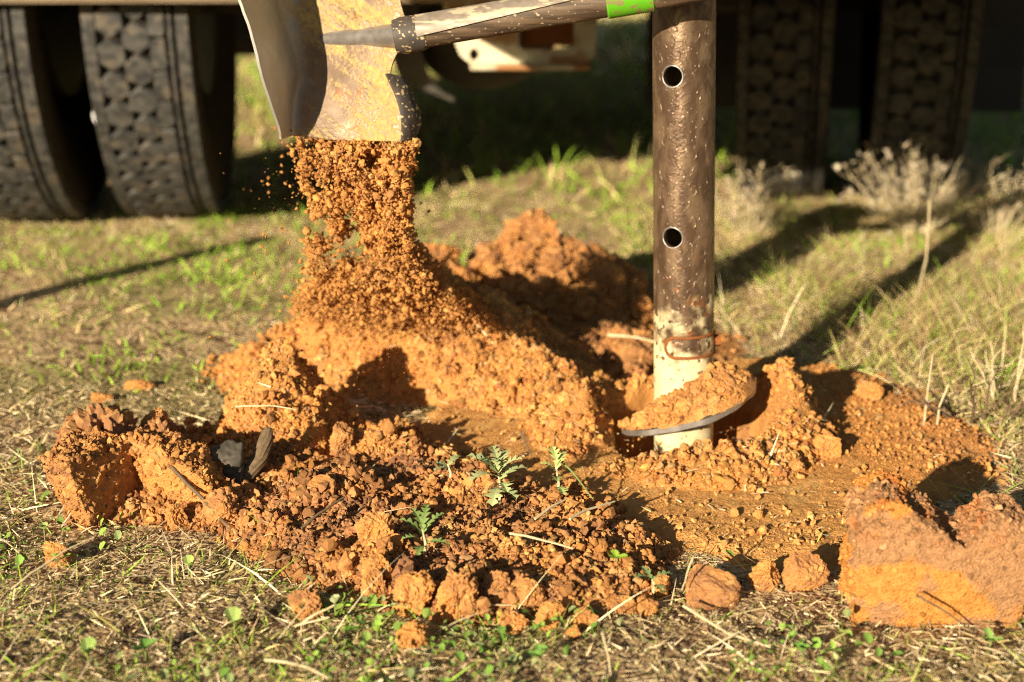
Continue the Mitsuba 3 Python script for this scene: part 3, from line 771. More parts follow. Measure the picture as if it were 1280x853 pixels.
def clod_color(m, seed, mixb):
    v = m.vertices
    a = meshkit.fbm(v * 55 + seed, 3, seed); b = meshkit.fbm(v * 300 + seed, 2, seed + 1)
    t = np.clip(mixb + 1.6 * (a - 0.5) + 0.9 * (b - 0.5), 0, 1)[:, None]
    c = ORANGE * (1 - t) + BROWN * t
    u = sst(0.6, 0.72, meshkit.fbm(v * 120 + 3 + seed, 2, seed + 2))[:, None] * 0.5
    return np.clip(c * (1 - u) + YELL * u, 0, 1)

def base_z(x, y):
    z = float(zg(np.array(x), np.array(y)))
    if BND[0] < x < BND[1] and BND[2] < y < BND[3]:
        z = max(z, float(surf(np.array([x]), np.array([y]))[0][0]))
    return z

def clod(x, y, w, h, d, label, seed, mixb=0.4, tilt=(0, 0, 0), sink=0.15, name='soil_clod', sub=4, rough=1.0, planes=5, lift=0.0, cat='soil clod', group=None):
    m = clod_mesh(w, d, h, seed, planes, rough, 4)
    m.apply_transform(trimesh.transformations.euler_matrix(*tilt))
    z0 = base_z(x, y)
    lo = m.vertices[:, 2].min()
    m.apply_translation([x, y + d * 0.4, z0 - lo - sink * h + lift])
    return single(name, m, 'crumb_soil', label, cat, group, color=clod_color(m, seed, mixb))

def hull_mesh(pts, at, seed, step=0.0020, amp=0.0034, fine=0.0030, crumbtop=0.0):
    h = m3.Manifold.hull_points(np.asarray(pts, np.float32)).refine_to_length(step)
    q = h.to_mesh()
    m = trimesh.Trimesh(q.vert_properties[:, :3], q.tri_verts, process=True)
    trimesh.smoothing.filter_taubin(m, iterations=2)
    n = np.asarray(m.vertex_normals); v = np.asarray(m.vertices)
    up = 1 + crumbtop * np.clip(n[:, 2], 0, 1)
    v = v + n * (amp * up * (meshkit.fbm(v * 70 + seed, 3, seed) - 0.5) * 2 + fine * up * (meshkit.fbm(v * 260 + seed, 3, seed + 1) - 0.5) * 2)[:, None]
    return trimesh.Trimesh(v + np.asarray(at), m.faces, process=False)
def hull_clod(pts, at, label, seed, mixb, crumbtop=1.5):
    m = hull_mesh(pts, at, seed, crumbtop=crumbtop)
    k = thing('soil_clod', label, 'soil clod')
    col = clod_color(m, seed, mixb)
    obj('body', m, 'soil', k, smooth=True, color=col)
    rng = np.random.default_rng(seed)
    up = 0.35 + 1.6 * np.clip(np.asarray(m.vertex_normals)[:, 2], 0, 1)
    pick = rng.choice(len(col), 1300, p=up / up.sum())
    v, f, c = crumbs(np.asarray(m.vertices)[pick], 0.0006 + 0.0032 * rng.random(1300) ** 3.5, np.clip(col[pick] * (1 + rng.uniform(-0.35, 0.25, (1300, 1))), 0, 1), seed + 1)
    q = obj('crumbs', (v, f), 'crumb_soil', k, color=c); tag(q, kind='stuff')
    return k
hull_clod([(0, 0, 0), (0.014, -0.004, 0), (0.042, 0.07, 0.010), (-0.01, 0.06, 0), (-0.032, 0.006, 0.060), (-0.022, -0.004, 0.050), (-0.002, -0.012, 0.066), (0.050, 0.078, 0.056), (-0.02, 0.07, 0.070)],
          (-0.382, 1.158, -0.002), 'red-brown block of soil with a flat sunlit left face, leftmost of the near clods', 301, 0.42)
clod(-0.392, 1.245, 0.078, 0.078, 0.07, 'dark crumbly clod behind the leftmost red-brown block', 302, 0.95, (0, 0, 0.4), rough=1.5)
clod(-0.350, 1.28, 0.05, 0.062, 0.05, 'rough brown clod between the dark clod and the grass', 303, 0.6, (0.3, 0, 0.4), rough=1.3)
hull_clod([(-0.044, 0.030, 0.056), (-0.032, 0.018, 0.026), (-0.020, 0.008, 0.010), (0.044, -0.006, 0.006), (0.032, -0.010, 0.030), (-0.008, 0.008, 0.056), (-0.036, 0.05, 0.060), (0.052, 0.03, 0.010), (0.022, 0.035, 0.050), (-0.010, 0.04, 0.008)],
          (-0.306, 1.186, 0.006), 'orange slab of soil propped aslant beside the dark stone', 304, 0.25)
clod(-0.253, 1.150, 0.044, 0.037, 0.035, 'reddish clod in front of the dark stone under the leaning twig', 305, 0.45)
clod(-0.295, 1.150, 0.024, 0.028, 0.02, 'small upright orange clod below the orange slab', 306, 0.3, sub=3)
clod(-0.377, 1.075, 0.028, 0.022, 0.02, 'small orange clod alone on the grass at left, nearest the corner', 307, 0.3, (0, 0.5, 0.3), sub=3)
clod(-0.438, 1.575, 0.034, 0.015, 0.022, 'flat bright orange flake of soil in the pale grass at left', 308, 0.05, sub=3)
clod(-0.471, 1.53, 0.028, 0.012, 0.02, 'smaller orange flake of soil left of the flat bright flake', 309, 0.1, sub=3)
clod(-0.166, 1.295, 0.024, 0.046, 0.022, 'upright post-like clod standing below the pointed soil peak', 310, 0.55, (0, 0.08, 0), planes=4, rough=0.9)
clod(-0.169, 1.165, 0.027, 0.026, 0.022, 'smooth rounded brown clod half sunk in the dark crumbs', 311, 0.5, rough=0.5)
clod(-0.107, 1.000, 0.021, 0.033, 0.02, 'narrow upright orange clod at the front edge of the dark heap', 312, 0.3, sub=3)
clod(-0.074, 0.978, 0.037, 0.041, 0.03, 'large rough golden clod beside the front weed', 313, 0.12, (0.2, -0.3, 0.2))
clod(-0.043, 0.968, 0.028, 0.046, 0.024, 'tall knobbly yellowish clod right of the rough golden clod', 314, 0.2, (0, 0.2, 0), rough=1.6)
clod(-0.072, 0.922, 0.023, 0.025, 0.02, 'knobbly light orange clod in the grass, nearest the bottom edge', 315, 0.15, rough=1.3, sub=3)
clod(-0.156, 0.975, 0.028, 0.027, 0.022, 'single brown clod beside two crossed pale straws', 316, 0.35, rough=1.2, sub=3)
clod(0.010, 0.985, 0.031, 0.031, 0.026, 'round dark brown clod with an orange base at the front of the heap', 317, 0.6, planes=3, rough=0.7)
clod(0.001, 0.952, 0.026, 0.019, 0.02, 'jagged orange clod in front of the round dark brown clod', 318, 0.15, sub=3, rough=1.4)
clod(0.029, 0.955, 0.024, 0.021, 0.02, 'deep orange clod right of the jagged orange clod', 319, 0.05, sub=3)
clod(0.055, 0.958, 0.018, 0.018, 0.018, 'small orange clod with its shadow on a twig, at the front', 320, 0.2, sub=3)
clod(0.044, 0.975, 0.021, 0.016, 0.018, 'yellow clod lying behind the front row of orange clods', 321, 0.0, sub=3)
clod(0.084, 0.984, 0.026, 0.017, 0.018, 'long reddish clod tilted to the right in the front row', 322, 0.35, (0, 0.4, 0), sub=3)
clod(0.103, 0.984, 0.017, 0.018, 0.016, 'rounded brown clod next to the tilted reddish one', 323, 0.4, sub=3)
clod(0.119, 1.018, 0.018, 0.019, 0.016, 'yellow-orange clod left of the flat brown wedge', 324, 0.05, sub=3)
clod(0.152, 1.000, 0.056, 0.036, 0.03, 'flat-faced brown wedge of soil between the front clods and the big block', 325, 0.6, (-0.2, 0.1, -0.15), planes=7, rough=0.55)
clod(0.203, 1.030, 0.026, 0.030, 0.02, 'pointed pale orange clod right of the brown wedge', 326, 0.25, rough=1.2, sub=3)
clod(0.233, 1.022, 0.035, 0.039, 0.03, 'round brown clod left of the big block', 327, 0.5, planes=4, rough=0.9)
clod(0.405, 1.515, 0.027, 0.026, 0.02, 'small orange clod out on the smeared soil right of the auger', 328, 0.05, sub=3)
clod(-0.114, 1.065, 0.034, 0.030, 0.03, 'broad orange-brown clod in the middle of the dark heap', 329, 0.35, rough=1.2)
clod(-0.105, 1.02, 0.026, 0.024, 0.022, 'rough yellow-orange clod left of the front weed', 330, 0.15, rough=1.2, sub=3)
clod(0.314, 1.318, 0.027, 0.026, 0.024, 'largest loose orange lump at the right foot of the ring', 331, 0.02, rough=0.8)
clod(0.275, 1.275, 0.021, 0.017, 0.018, 'oval orange lump at the foot of the ring below the auger blade', 332, 0.02, sub=3, rough=0.8)
clod(0.200, 1.175, 0.009, 0.009, 0.009, 'pea-sized orange lump on the smooth smear, left of two', 333, 0.02, sub=3, rough=0.8)
clod(0.220, 1.170, 0.010, 0.009, 0.009, 'pea-sized orange lump on the smooth smear, right of two', 334, 0.02, sub=3, rough=0.8)
clod(0.046, 0.94, 0.014, 0.012, 0.012, 'tiny orange clod lying in the straw before the front row', 335, 0.1, sub=3)
clod(-0.095, 1.064, 0.014, 0.012, 0.012, 'yellow pebble-like clod on the dark crumbs left of the front weed', 336, -0.4, sub=3, rough=0.7)
clod(-0.012, 0.990, 0.022, 0.020, 0.018, 'brown clod between the knobbly yellowish clod and the round one', 337, 0.55, sub=3)

# lumps of the rear heap
rng = np.random.default_rng(340)
for i, (lx, ly, s) in enumerate([(0.135, 1.885, 0.060), (0.115, 1.93, 0.058), (0.155, 1.92, 0.050), (0.09, 1.90, 0.036), (0.04, 1.88, 0.050), (0.00, 1.88, 0.046), (-0.04, 1.89, 0.045),
                                 (0.065, 1.93, 0.046), (0.02, 1.935, 0.050), (-0.02, 1.94, 0.044), (0.04, 1.97, 0.044), (0.01, 1.99, 0.045), (-0.07, 1.92, 0.050), (-0.10, 1.95, 0.045),
                                 (0.075, 1.98, 0.040), (0.13, 1.71, 0.030), (0.165, 1.72, 0.026), (0.10, 1.745, 0.024), (0.015, 1.85, 0.028), (-0.05, 1.86, 0.030), (0.175, 1.87, 0.040), (0.025, 1.995, 0.050), (0.045, 1.945, 0.040), (-0.005, 1.955, 0.042), (0.085, 1.945, 0.046), (-0.045, 1.945, 0.044), (0.015, 1.905, 0.048), (0.125, 1.955, 0.052), (0.06, 1.90, 0.044), (-0.02, 1.905, 0.038), (0.16, 1.955, 0.044), (0.10, 1.865, 0.034), (-0.075, 1.885, 0.034)]):
    cm = clod_mesh(s * rng.uniform(0.9, 1.3), s * rng.uniform(0.8, 1.1), s * rng.uniform(0.8, 1.15), 350 + i, 6, 1.7, 4)
    cm.apply_transform(trimesh.transformations.euler_matrix(*rng.uniform(-0.5, 0.5, 3)))
    cm.apply_translation([lx, ly, base_z(lx, ly) + s * 0.30])
    obj('lump', cm, 'crumb_soil', HEAPS['rear'], color=clod_color(cm, 350 + i, 0.5))

# the big notched block at right
from shapely.geometry import Polygon
OUT = [(-0.055, 0.0), (-0.056, 0.03), (-0.052, 0.062), (-0.055, 0.070), (-0.050, 0.088), (-0.040, 0.101), (-0.024, 0.100), (-0.014, 0.094), (-0.006, 0.084), (0.004, 0.082), (0.012, 0.073), (0.022, 0.069), (0.028, 0.066), (0.036, 0.074),
       (0.046, 0.083), (0.056, 0.087), (0.066, 0.085), (0.076, 0.080), (0.078, 0.050), (0.078, 0.018), (0.070, 0.002), (0.020, -0.004)]
blk = trimesh.creation.extrude_polygon(Polygon(OUT), 0.062, engine='earcut')
mb = m3.Manifold(m3.Mesh(np.asarray(blk.vertices, np.float32), np.asarray(blk.faces, np.uint32))).refine_to_length(0.0021)
q = mb.to_mesh()
blk = trimesh.Trimesh(q.vert_properties[:, :3], q.tri_verts, process=True)
trimesh.smoothing.filter_taubin(blk, iterations=8)
v = np.asarray(blk.vertices).copy()
v = np.stack([v[:, 0], v[:, 2], v[:, 1]], 1)                     # x across, y depth, z up
nrm = np.asarray(blk.vertex_normals)[:, [0, 2, 1]]
topness = sst(0.045, 0.085, v[:, 2])
front_face = (nrm[:, 1] < -0.7)
amp = np.where(front_face, 0.0014 + 0.005 * topness, 0.009)
v = v + nrm * (amp * (meshkit.fbm(v * 55, 4, 401) - 0.5) * 2)[:, None] + nrm * (np.where(front_face, 0.0020 + 0.003 * topness, 0.006) * (meshkit.fbm(v * 190, 3, 402) - 0.5))[:, None]
v[:, 1] += 0.10 * (v[:, 2] - 0.04) * (v[:, 2] > 0.03) + 0.12 * np.maximum(0, np.abs(v[:, 0]) - 0.03) 
bv = v.copy()
ca, sa = math.cos(-0.10), math.sin(-0.10)
v = np.stack([0.310 + 0.95 * (v[:, 0] * ca - v[:, 1] * sa), 0.968 + v[:, 0] * sa + v[:, 1] * ca, v[:, 2] * 0.96 - 0.001], 1)
br = sst(0.46, 0.56, meshkit.fbm(bv * 30 + 2, 5, 403) + 0.26 * sst(0.040, 0.060, bv[:, 2]) - 0.14 * sst(0.078, 0.095, bv[:, 2]) - 0.10 + 0.22 * sst(0.02, 0.06, bv[:, 0]) * sst(0.005, 0.03, bv[:, 2]))[:, None]
gr = meshkit.fbm(bv * 280, 3, 404)[:, None]
col = np.array([0.50, 0.215, 0.055]) * (1 - br) + np.array([0.35, 0.185, 0.085]) * br
rd = sst(0.55, 0.66, meshkit.fbm(bv * 45 + 9, 3, 405))[:, None] * 0.6 * sst(0.06, 0.085, bv[:, 2])[:, None]
col = np.clip((col * (1 - rd) + np.array([0.46, 0.15, 0.045]) * rd) * (0.6 + 0.8 * gr), 0, 1)
fc = np.asarray(blk.faces)[:, ::-1]
blkk = thing('soil_block', 'big notched block of brown and orange soil at the right edge', 'soil block')
obj('body', (v, fc), 'soil', blkk, smooth=True, color=col)
rng = np.random.default_rng(406)
pick = rng.choice(len(v), 5200, p=(0.25 + 2.2 * topness + (~front_face) * 0.8) / (0.25 + 2.2 * topness + (~front_face) * 0.8).sum())
rr_ = 0.0005 + 0.0026 * rng.random(5200) ** 3.5
cv, cf, cc = crumbs(v[pick] + rng.normal(size=(5200, 3)) * 0.0004, rr_, np.clip(col[pick] * (1 + rng.uniform(-0.35, 0.35, (5200, 1))), 0, 1), 407)
k = obj('crumbs', (cv, cf), 'crumb_soil', blkk, color=cc); tag(k, kind='stuff')

# dark stone with a flat broken top, and the curved root behind it
st = hull_mesh(0.84 * np.array([(-0.013, 0, 0.046), (0.007, 0.016, 0.052), (0.024, 0.012, 0.050), (0.025, -0.002, 0.042), (0.006, -0.009, 0.038), (-0.020, 0, 0.0), (0.022, -0.008, 0), (0.027, 0.02, 0), (-0.01, 0.03, 0), (-0.019, -0.006, 0.034)]),
               (-0.270, 1.226, 0.010), 408, 0.0018, 0.0026, 0.0020)
single('stone', st, 'stone', 'dark grey stone with a flat shiny broken top among the left clods', 'stone', smooth=True)
rp = [np.array(p) for p in ((-0.262, 1.232, 0.010), (-0.247, 1.235, 0.020), (-0.236, 1.246, 0.034), (-0.231, 1.256, 0.050), (-0.230, 1.262, 0.058))]
single('root', tube(rp, [0.005, 0.0075, 0.008, 0.007, 0.004], 12), 'bark', 'thick dark curved root curling up right of the dark stone', 'root', smooth=40)

# ---------------------------------------------------------------- truck behind
truck = thing('truck', 'dark heavy drilling truck with muddy twin rear tyres parked behind the heaps', 'truck')
TW, TR = 0.185, 0.455
prof = [(0.20, 0.2), (0.30, 0.42), (0.36, 0.47), (0.405, 0.49), (0.430, 0.46), (0.436, 0.40), (0.438, 0.0)]
def tyre_body():
    # revolve about x; profile as (radius, fraction of the width)
    P = [(r, w * TW) for r, w in prof]
    P = P + [(r, -w) for r, w in P[::-1][1:]]
    n = 72
    V = [[w, -r * math.cos(a), r * math.sin(a)] for a in np.arange(n) / n * 2 * np.pi for r, w in P]
    k = len(P); F = []
    for i in range(n):
        for j in range(k - 1):
            a, b = i * k + j, ((i + 1) % n) * k + j
            F += [[a, b, b + 1], [a, b + 1, a + 1]]
    return trimesh.Trimesh(V, F, process=False)
TB = mikit.ply(tyre_body(), 'muddy_rubber', smooth=35)
rimp = mikit.ply(trimesh.creation.cylinder(0.215, TW * 0.7, sections=40, transform=trimesh.transformations.rotation_matrix(np.pi / 2, [0, 1, 0])), 'chassis_black')
def tread_block(col, seed):
    """a block of rubber as seen from outside, curved to the tyre, at angle 0 (front, facing -y)"""
    rng = np.random.default_rng(seed)
    pitch = 2 * math.pi / 50
    if col == 'hex':
        w, h = 0.0235, pitch * TR * 0.49
        base = [(-w, -h * 0.55), (w * 0.1, -h * 1.02), (w, -h * 0.5), (w, h * 0.55), (-w * 0.1, h * 1.02), (-w, h * 0.5)]
    else:
        w, h = 0.0145, pitch * TR * 0.475
        base = [(-w, -h), (w * 0.7, -h), (w, -h * 0.5), (w * 0.8, h), (-w, h)]
    base = [(a + rng.uniform(-0.0012, 0.0012), b + rng.uniform(-0.0012, 0.0012)) for a, b in base]
    V = []
    n = len(base)
    for rad, sc in ((0.430, 1.02), (0.4535, 0.95), (TR, 0.89)):
        for a, b in base:
            t = b * sc / TR
            V.append([a * sc, -rad * math.cos(t), rad * math.sin(t)])
    V.append([0, -TR, 0])
    F = []
    for l in range(2):
        for i in range(n):
            a, b = l * n + i, l * n + (i + 1) % n
            F += [[a, b, b + n], [a, b + n, a + n]]
    for i in range(n):
        F.append([2 * n + i, 2 * n + (i + 1) % n, 3 * n])
    return trimesh.Trimesh(V, F, process=False)
HEXB = [mikit.ply(tread_block('hex', 500 + i), 'rubber') for i in range(4)]
SHB = [mikit.ply(tread_block('sh', 510 + i), 'rubber') for i in range(3)]
def rib(x0, w):
    n = 72; V = []
    for a in np.arange(n) / n * 2 * np.pi:
        for r, xx in ((0.43, x0 - w / 2), (0.4525, x0 - w / 2), (0.4525, x0 + w / 2), (0.43, x0 + w / 2)):
            V.append([xx, -r * math.cos(a), r * math.sin(a)])
    F = []
    for i in range(n):
        for j in range(3):
            a, b = i * 4 + j, ((i + 1) % n) * 4 + j
            F += [[a, b, b + 1], [a, b + 1, a + 1]]
    return trimesh.Trimesh(V, F, process=False)
RIBS = [mikit.ply(rib(x0, w), 'rubber', smooth=40) for x0, w in ((-0.0765, 0.020), (0.0765, 0.020), (0.056, 0.006))]

def wheel(cx, cy, yaw, label, lo, hi):
    W = T().translate([cx, cy, TR - 0.006]).rotate([0, 0, 1], math.degrees(yaw))
    k = key_for('truck__tyre')
    scene[k] = {**TB, 'to_world': W}; tag(k, label)
    scene[k + '__rim'] = {**rimp, 'to_world': W}
    for i, rb in enumerate(RIBS):
        scene[key_for(k + '__tread_rib')] = {**rb, 'to_world': W}
    j = 0
    rng = np.random.default_rng(int(abs(cx) * 1000))
    for i in range(50):
        for c, (xo, half) in enumerate(((-0.042, 0.0), (0.0, 0.5), (0.036, 0.0))):
            a = (i + half) * 360 / 50
            aa = (a + 180) % 360 - 180
            if not (lo < aa < hi): continue
            src = HEXB[rng.integers(4)] if c < 2 else SHB[rng.integers(3)]
            scene[key_for(k + '__tread_block')] = {**src, 'to_world': W.translate([xo, 0, 0]).rotate([1, 0, 0], -a)}
    return k
YAW = 0.10
wheel(-0.930, 2.80, YAW, 'outer left rear tyre with lugged tread', -80, 25)
wheel(-0.672, 2.84, YAW, 'inner left rear tyre with lugged tread in sunlight', -80, 25)
wheel(0.595, 3.10, -0.20, 'inner right rear tyre in deep shade', -80, 25)
wheel(0.850, 3.05, -0.20, 'outer right rear tyre in deep shade', -80, 25)
obj('bumper', box(1.7, 0.10, 0.13, [-0.55, 2.38, 0.4875], 0.06, 0.008), 'bumper_brown', truck)
obj('tail_panel', box(3.2, 0.05, 0.5, [0.05, 2.47, 0.80], 0.06, 0.005), 'chassis_black', truck)
obj('axle', tube([(-0.95, 2.82, 0.449), (0.0, 2.96, 0.449), (0.88, 3.06, 0.449)], 0.06, 20), 'chassis_black', truck, smooth=40)
dh = trimesh.creation.icosphere(subdivisions=4, radius=0.17); dh.apply_scale([1.0, 0.75, 1.0]); dh.apply_translation([-0.06, 3.0, 0.40])
obj('axle_housing', dh, 'chassis_black', truck, smooth=True)
obj('chassis_rail', box(0.09, 5.2, 0.20, [-0.38, 5.0, 0.72]), 'chassis_black', truck)
obj('chassis_rail', box(0.09, 5.2, 0.20, [0.42, 5.0, 0.72]), 'chassis_black', truck)
obj('bed', box(2.3, 5.4, 0.9, [0.0, 5.05, 1.28]), 'chassis_black', truck)
obj('fuel_tank', box(0.6, 1.5, 0.6, [-0.80, 4.40, 0.56], 0, 0.05), 'chassis_black', truck)
obj('tool_box', box(0.6, 1.5, 0.5, [0.85, 4.70, 0.62], 0, 0.05), 'chassis_black', truck)
obj('cab', box(2.2, 1.8, 1.9, [0.0, 8.7, 1.6], 0, 0.1), 'chassis_black', truck)
# drill frame that overhangs the tail and carries the auger
obj('drill_frame', box(1.45, 0.75, 0.75, [0.48, 2.00, 0.838], 0, 0.01), 'chassis_black', truck)
obj('drill_head', box(0.24, 0.26, 0.3, [0.152, 1.50, 0.98], 0, 0.02), 'chassis_black', truck)
# cream tow bracket with a square opening
def plate(poly, holes, th):
    return trimesh.creation.extrude_polygon(Polygon(poly, holes), th, engine='earcut')
ci = [(-0.064 + 0.008 * math.cos(a), 0.337 + 0.010 * math.sin(a)) for a in np.linspace(0, 2 * np.pi, 20)[:-1]]
pl = plate([(-0.125, 0.46), (-0.108, 0.387), (-0.088, 0.336), (-0.064, 0.316), (0.0, 0.318), (0.125, 0.322), (0.140, 0.335), (0.145, 0.46)],
           [ci, [(0.012, 0.352), (0.020, 0.345), (0.095, 0.345), (0.104, 0.353), (0.104, 0.43), (0.012, 0.43)]], 0.018)
pl.apply_transform(trimesh.transformations.rotation_matrix(np.pi / 2, [1, 0, 0]))
pl.apply_translation([0, 2.43, 0])
tb = obj('tow_bracket', pl, 'cream_paint', truck)
tag(tb, 'rust-streaked cream tow bracket with a square opening')
bx_ = box(0.10, 0.10, 0.085, [0.070, 2.49, 0.393], 0, 0.004)
obj('socket_tube', bx_, 'rust', tb)
obj('lip', box(0.20, 0.05, 0.009, [0.030, 2.39, 0.318], 0, 0.003), 'cream_paint', tb)
gp = sheet([[(-0.25, 2.90, 0.46), (-0.19, 2.86, 0.46)], [(-0.245, 2.90, 0.36), (-0.185, 2.86, 0.34)], [(-0.235, 2.92, 0.28), (-0.165, 2.88, 0.26)], [(-0.20, 2.94, 0.245), (-0.12, 2.92, 0.215)]], 0.008, 8, 20)
obj('mud_flap', box(0.95, 0.02, 0.75, [0.82, 3.66, 0.50], -0.15, 0.004), 'chassis_black', truck)
obj('mud_guard', gp, 'worn_steel', truck, smooth=40)
single('plastic_scrap', trimesh.Trimesh(_ico3.vertices * np.array([0.013, 0.004, 0.021]) @ trimesh.transformations.rotation_matrix(0.5, [0, 1, 0])[:3, :3] + np.array([-0.716, 2.47, 0.222]), _ico3.faces, process=False),
       'white_plastic', 'small white plastic scrap caught between the two left tyres', 'plastic scrap', smooth=True)
# stake out of view at left: its thin shadow crosses the grass
single('stake', tube([(-1.24, 1.17, -0.05), (-1.243, 1.168, 0.2), (-1.245, 1.165, 0.44)], [0.028, 0.027, 0.024], 12), 'handle_wood', 'thin wooden stake left of the heaps, out of view but for its shadow', 'stake', smooth=40)

# ---------------------------------------------------------------- vegetation
GREEN, GREEN2, OLIVE, DRY, PALE, DEAD = (0.17, 0.27, 0.030), (0.29, 0.45, 0.05), (0.40, 0.38, 0.11), (0.64, 0.49, 0.24), (0.77, 0.64, 0.40), (0.25, 0.15, 0.075)
def not_soil(x, y, m=0.0):
    inb = (x > BND[0]) & (x < BND[1]) & (y > BND[2]) & (y < BND[3])
    z, w, s = surf(x, y)
    return np.where(inb & (s > -0.002 + m), 0.0, 1.0)

def grass(n, seed, bounds, L, W, cols, probs, lean=(0.1, 0.9), curl=(0.0, 1.2), dens=None, seg=3, soil_ok=0.0):
    rng = np.random.default_rng(seed)
    x, y = rng.uniform(bounds[0], bounds[1], n), rng.uniform(bounds[2], bounds[3], n)
    x = x + 0.012 * rng.normal(size=n); y = y + 0.012 * rng.normal(size=n)
    half = 0.42 * y + 0.12
    p = np.maximum(not_soil(x, y), soil_ok) * np.where(np.abs(x) < half, 1.0, 0.05)
    if dens is not None: p = p * dens(x, y)
    ok = rng.random(n) < p
    x, y = x[ok], y[ok]; k = len(x)
    tuft = fb(x, y, 10, seed, 2)
    ln = (L[0] + (L[1] - L[0]) * rng.random(k) ** 2) * (0.6 + 0.9 * sst(0.35, 0.65, tuft))
    inb = (x > BND[0]) & (x < BND[1]) & (y > BND[2]) & (y < BND[3])
    z = np.where(inb & (surf(x, y)[2] > -0.004), np.maximum(surf(x, y)[0], zg(x, y)), zg(x, y))
    return blades(np.stack([x, y, z - 0.002], 1), ln, rng.uniform(W[0], W[1], k), rng.uniform(0, 2 * np.pi, k), rng.uniform(lean[0], lean[1], k), rng.uniform(curl[0], curl[1], k), pal(rng, k, cols, probs), seg, rng.uniform(-1.3, 1.3, k))

def greenish(x, y): return (0.12 + sst(0.42, 0.58, fb(x, y, 3.5, 91, 3))) * (0.45 + 0.55 * sst(0.38, 0.58, fb(x, y, 14, 95, 2)))
def brownish(x, y): return (0.30 + sst(0.60, 0.42, fb(x, y, 3.5, 91, 3))) * (0.2 + 0.8 * sst(0.36, 0.6, fb(x, y, 17, 96, 2)))

parts = [
    grass(52000, 1001, (-1.3, 0.25, 1.55, 3.2), (0.006, 0.030), (0.0012, 0.0038), [GREEN, GREEN2, OLIVE, DRY], [4, 7, 2, 1.5], (0.3, 1.4), dens=lambda x, y: greenish(x, y) * (0.35 + 0.65 * sst(1.75, 2.3, y))),
    grass(44000, 1002, (-1.3, 0.2, 1.35, 3.2), (0.006, 0.026), (0.0009, 0.0028), [DRY, PALE, DEAD, OLIVE], [4, 3, 2, 2], (0.5, 1.5), dens=brownish),
    grass(9000, 1003, (-0.2, 1.6, 2.0, 4.2), (0.012, 0.045), (0.002, 0.005), [GREEN, GREEN2, OLIVE, DRY], [4, 6, 3, 2], (0.3, 1.4), dens=greenish),
    grass(52000, 1004, (0.20, 1.4, 1.35, 3.0), (0.008, 0.040), (0.0007, 0.0021), [DRY, PALE, DEAD, OLIVE, GREEN2], [5, 2, 3.5, 4, 2.5], (0.4, 1.5)),
    grass(1300, 1005, (0.25, 1.7, 1.4, 3.8), (0.03, 0.11), (0.0008, 0.0018), [PALE, DRY, OLIVE], [2, 4, 3], (0.1, 1.1), (0.0, 1.0), seg=4),
    grass(9000, 1006, (-2.5, 2.6, 3.0, 7.0), (0.03, 0.09), (0.004, 0.010), [GREEN, GREEN2, OLIVE, DRY], [4, 3, 3, 2]),
    grass(9000, 1007, (-4, 8, 6.5, 18.0), (0.06, 0.16), (0.010, 0.028), [OLIVE, DRY, PALE, GREEN2], [3, 4, 3, 2]),
]
m, c = join(parts)
k = obj('grass', m, 'leafy', color=c); tag(k, 'short green and dry grass around and behind the heaps', 'grass', kind='stuff')

parts = [
    grass(9000, 1013, (0.40, 0.85, 1.40, 2.2), (0.02, 0.085), (0.0007, 0.0017), [DRY, PALE, OLIVE, GREEN2, DEAD], [4, 1, 3, 2, 5], (0.3, 1.5), (0, 0.9), seg=4),
    grass(24000, 1011, (-0.55, 0.55, 0.78, 1.40), (0.005, 0.022), (0.0007, 0.0018), [GREEN, GREEN2, OLIVE, DRY], [3, 4, 3, 2], (0.2, 1.4), (0, 1.0), dens=lambda x, y: 0.25 + sst(0.15, -0.1, x) * sst(0.35, 0.6, fb(x, y, 7, 94, 2)), soil_ok=0.02),
    grass(900, 1012, (-0.5, 0.5, 0.78, 1.30), (0.02, 0.06), (0.0009, 0.0020), [GREEN2, OLIVE, PALE], [2, 2, 3], (0.6, 1.4), (0, 0.5), seg=4, soil_ok=0.03),
]
m, c = join(parts)
k = obj('short_grass', m, 'leafy', color=c); tag(k, 'sparse fine grass blades on the foreground dirt', 'grass', kind='stuff')
parts = [
    grass(38000, 1021, (-0.55, 0.60, 0.76, 1.60), (0.003, 0.016), (0.0005, 0.0017), [DRY, PALE, DEAD, (0.34, 0.25, 0.12)], [4, 4, 3, 3], (1.1, 1.62), (-0.15, 0.25), soil_ok=0.07),
    grass(1300, 1022, (-0.55, 0.60, 0.76, 1.50), (0.015, 0.050), (0.0006, 0.0018), [PALE, DRY, DEAD], [4, 3, 2], (1.2, 1.58), (-0.1, 0.2), soil_ok=0.07),
]
m, c = join(parts)
m = (m[0] + np.array([0, 0, 0.0045]), m[1])
k = obj('straw_litter', m, 'leafy', color=c); tag(k, 'bits of dry straw littering the foreground dirt', 'straw', kind='stuff')

# small round ground leaves
def leaf_shape(n=7):
    a = np.linspace(0, 2 * np.pi, n + 1)[:-1]
    return np.stack([np.sin(a) * 0.42 * (1 - 0.12 * np.cos(a)), 0.5 - 0.5 * np.cos(a), 0.24 * np.abs(np.sin(a))], 1)
def leaves(P, L, az, tilt, col):
    S = leaf_shape(); n, k = len(P), len(S)
    V = S[None] * L[:, None, None]
    ct, stt = np.cos(tilt)[:, None], np.sin(tilt)[:, None]
    y, z = V[..., 1] * ct - V[..., 2] * stt, V[..., 1] * stt + V[..., 2] * ct
    x = V[..., 0]; ca, sa = np.cos(az)[:, None], np.sin(az)[:, None]
    V = np.stack([x * ca - y * sa, x * sa + y * ca, z], -1) + P[:, None]
    F = np.array([[0, i, i + 1] for i in range(1, k - 1)])
    return V.reshape(-1, 3), (F[None] + (np.arange(n) * k)[:, None, None]).reshape(-1, 3), np.repeat(col, k, 0)
rng = np.random.default_rng(1031)
n = 16000
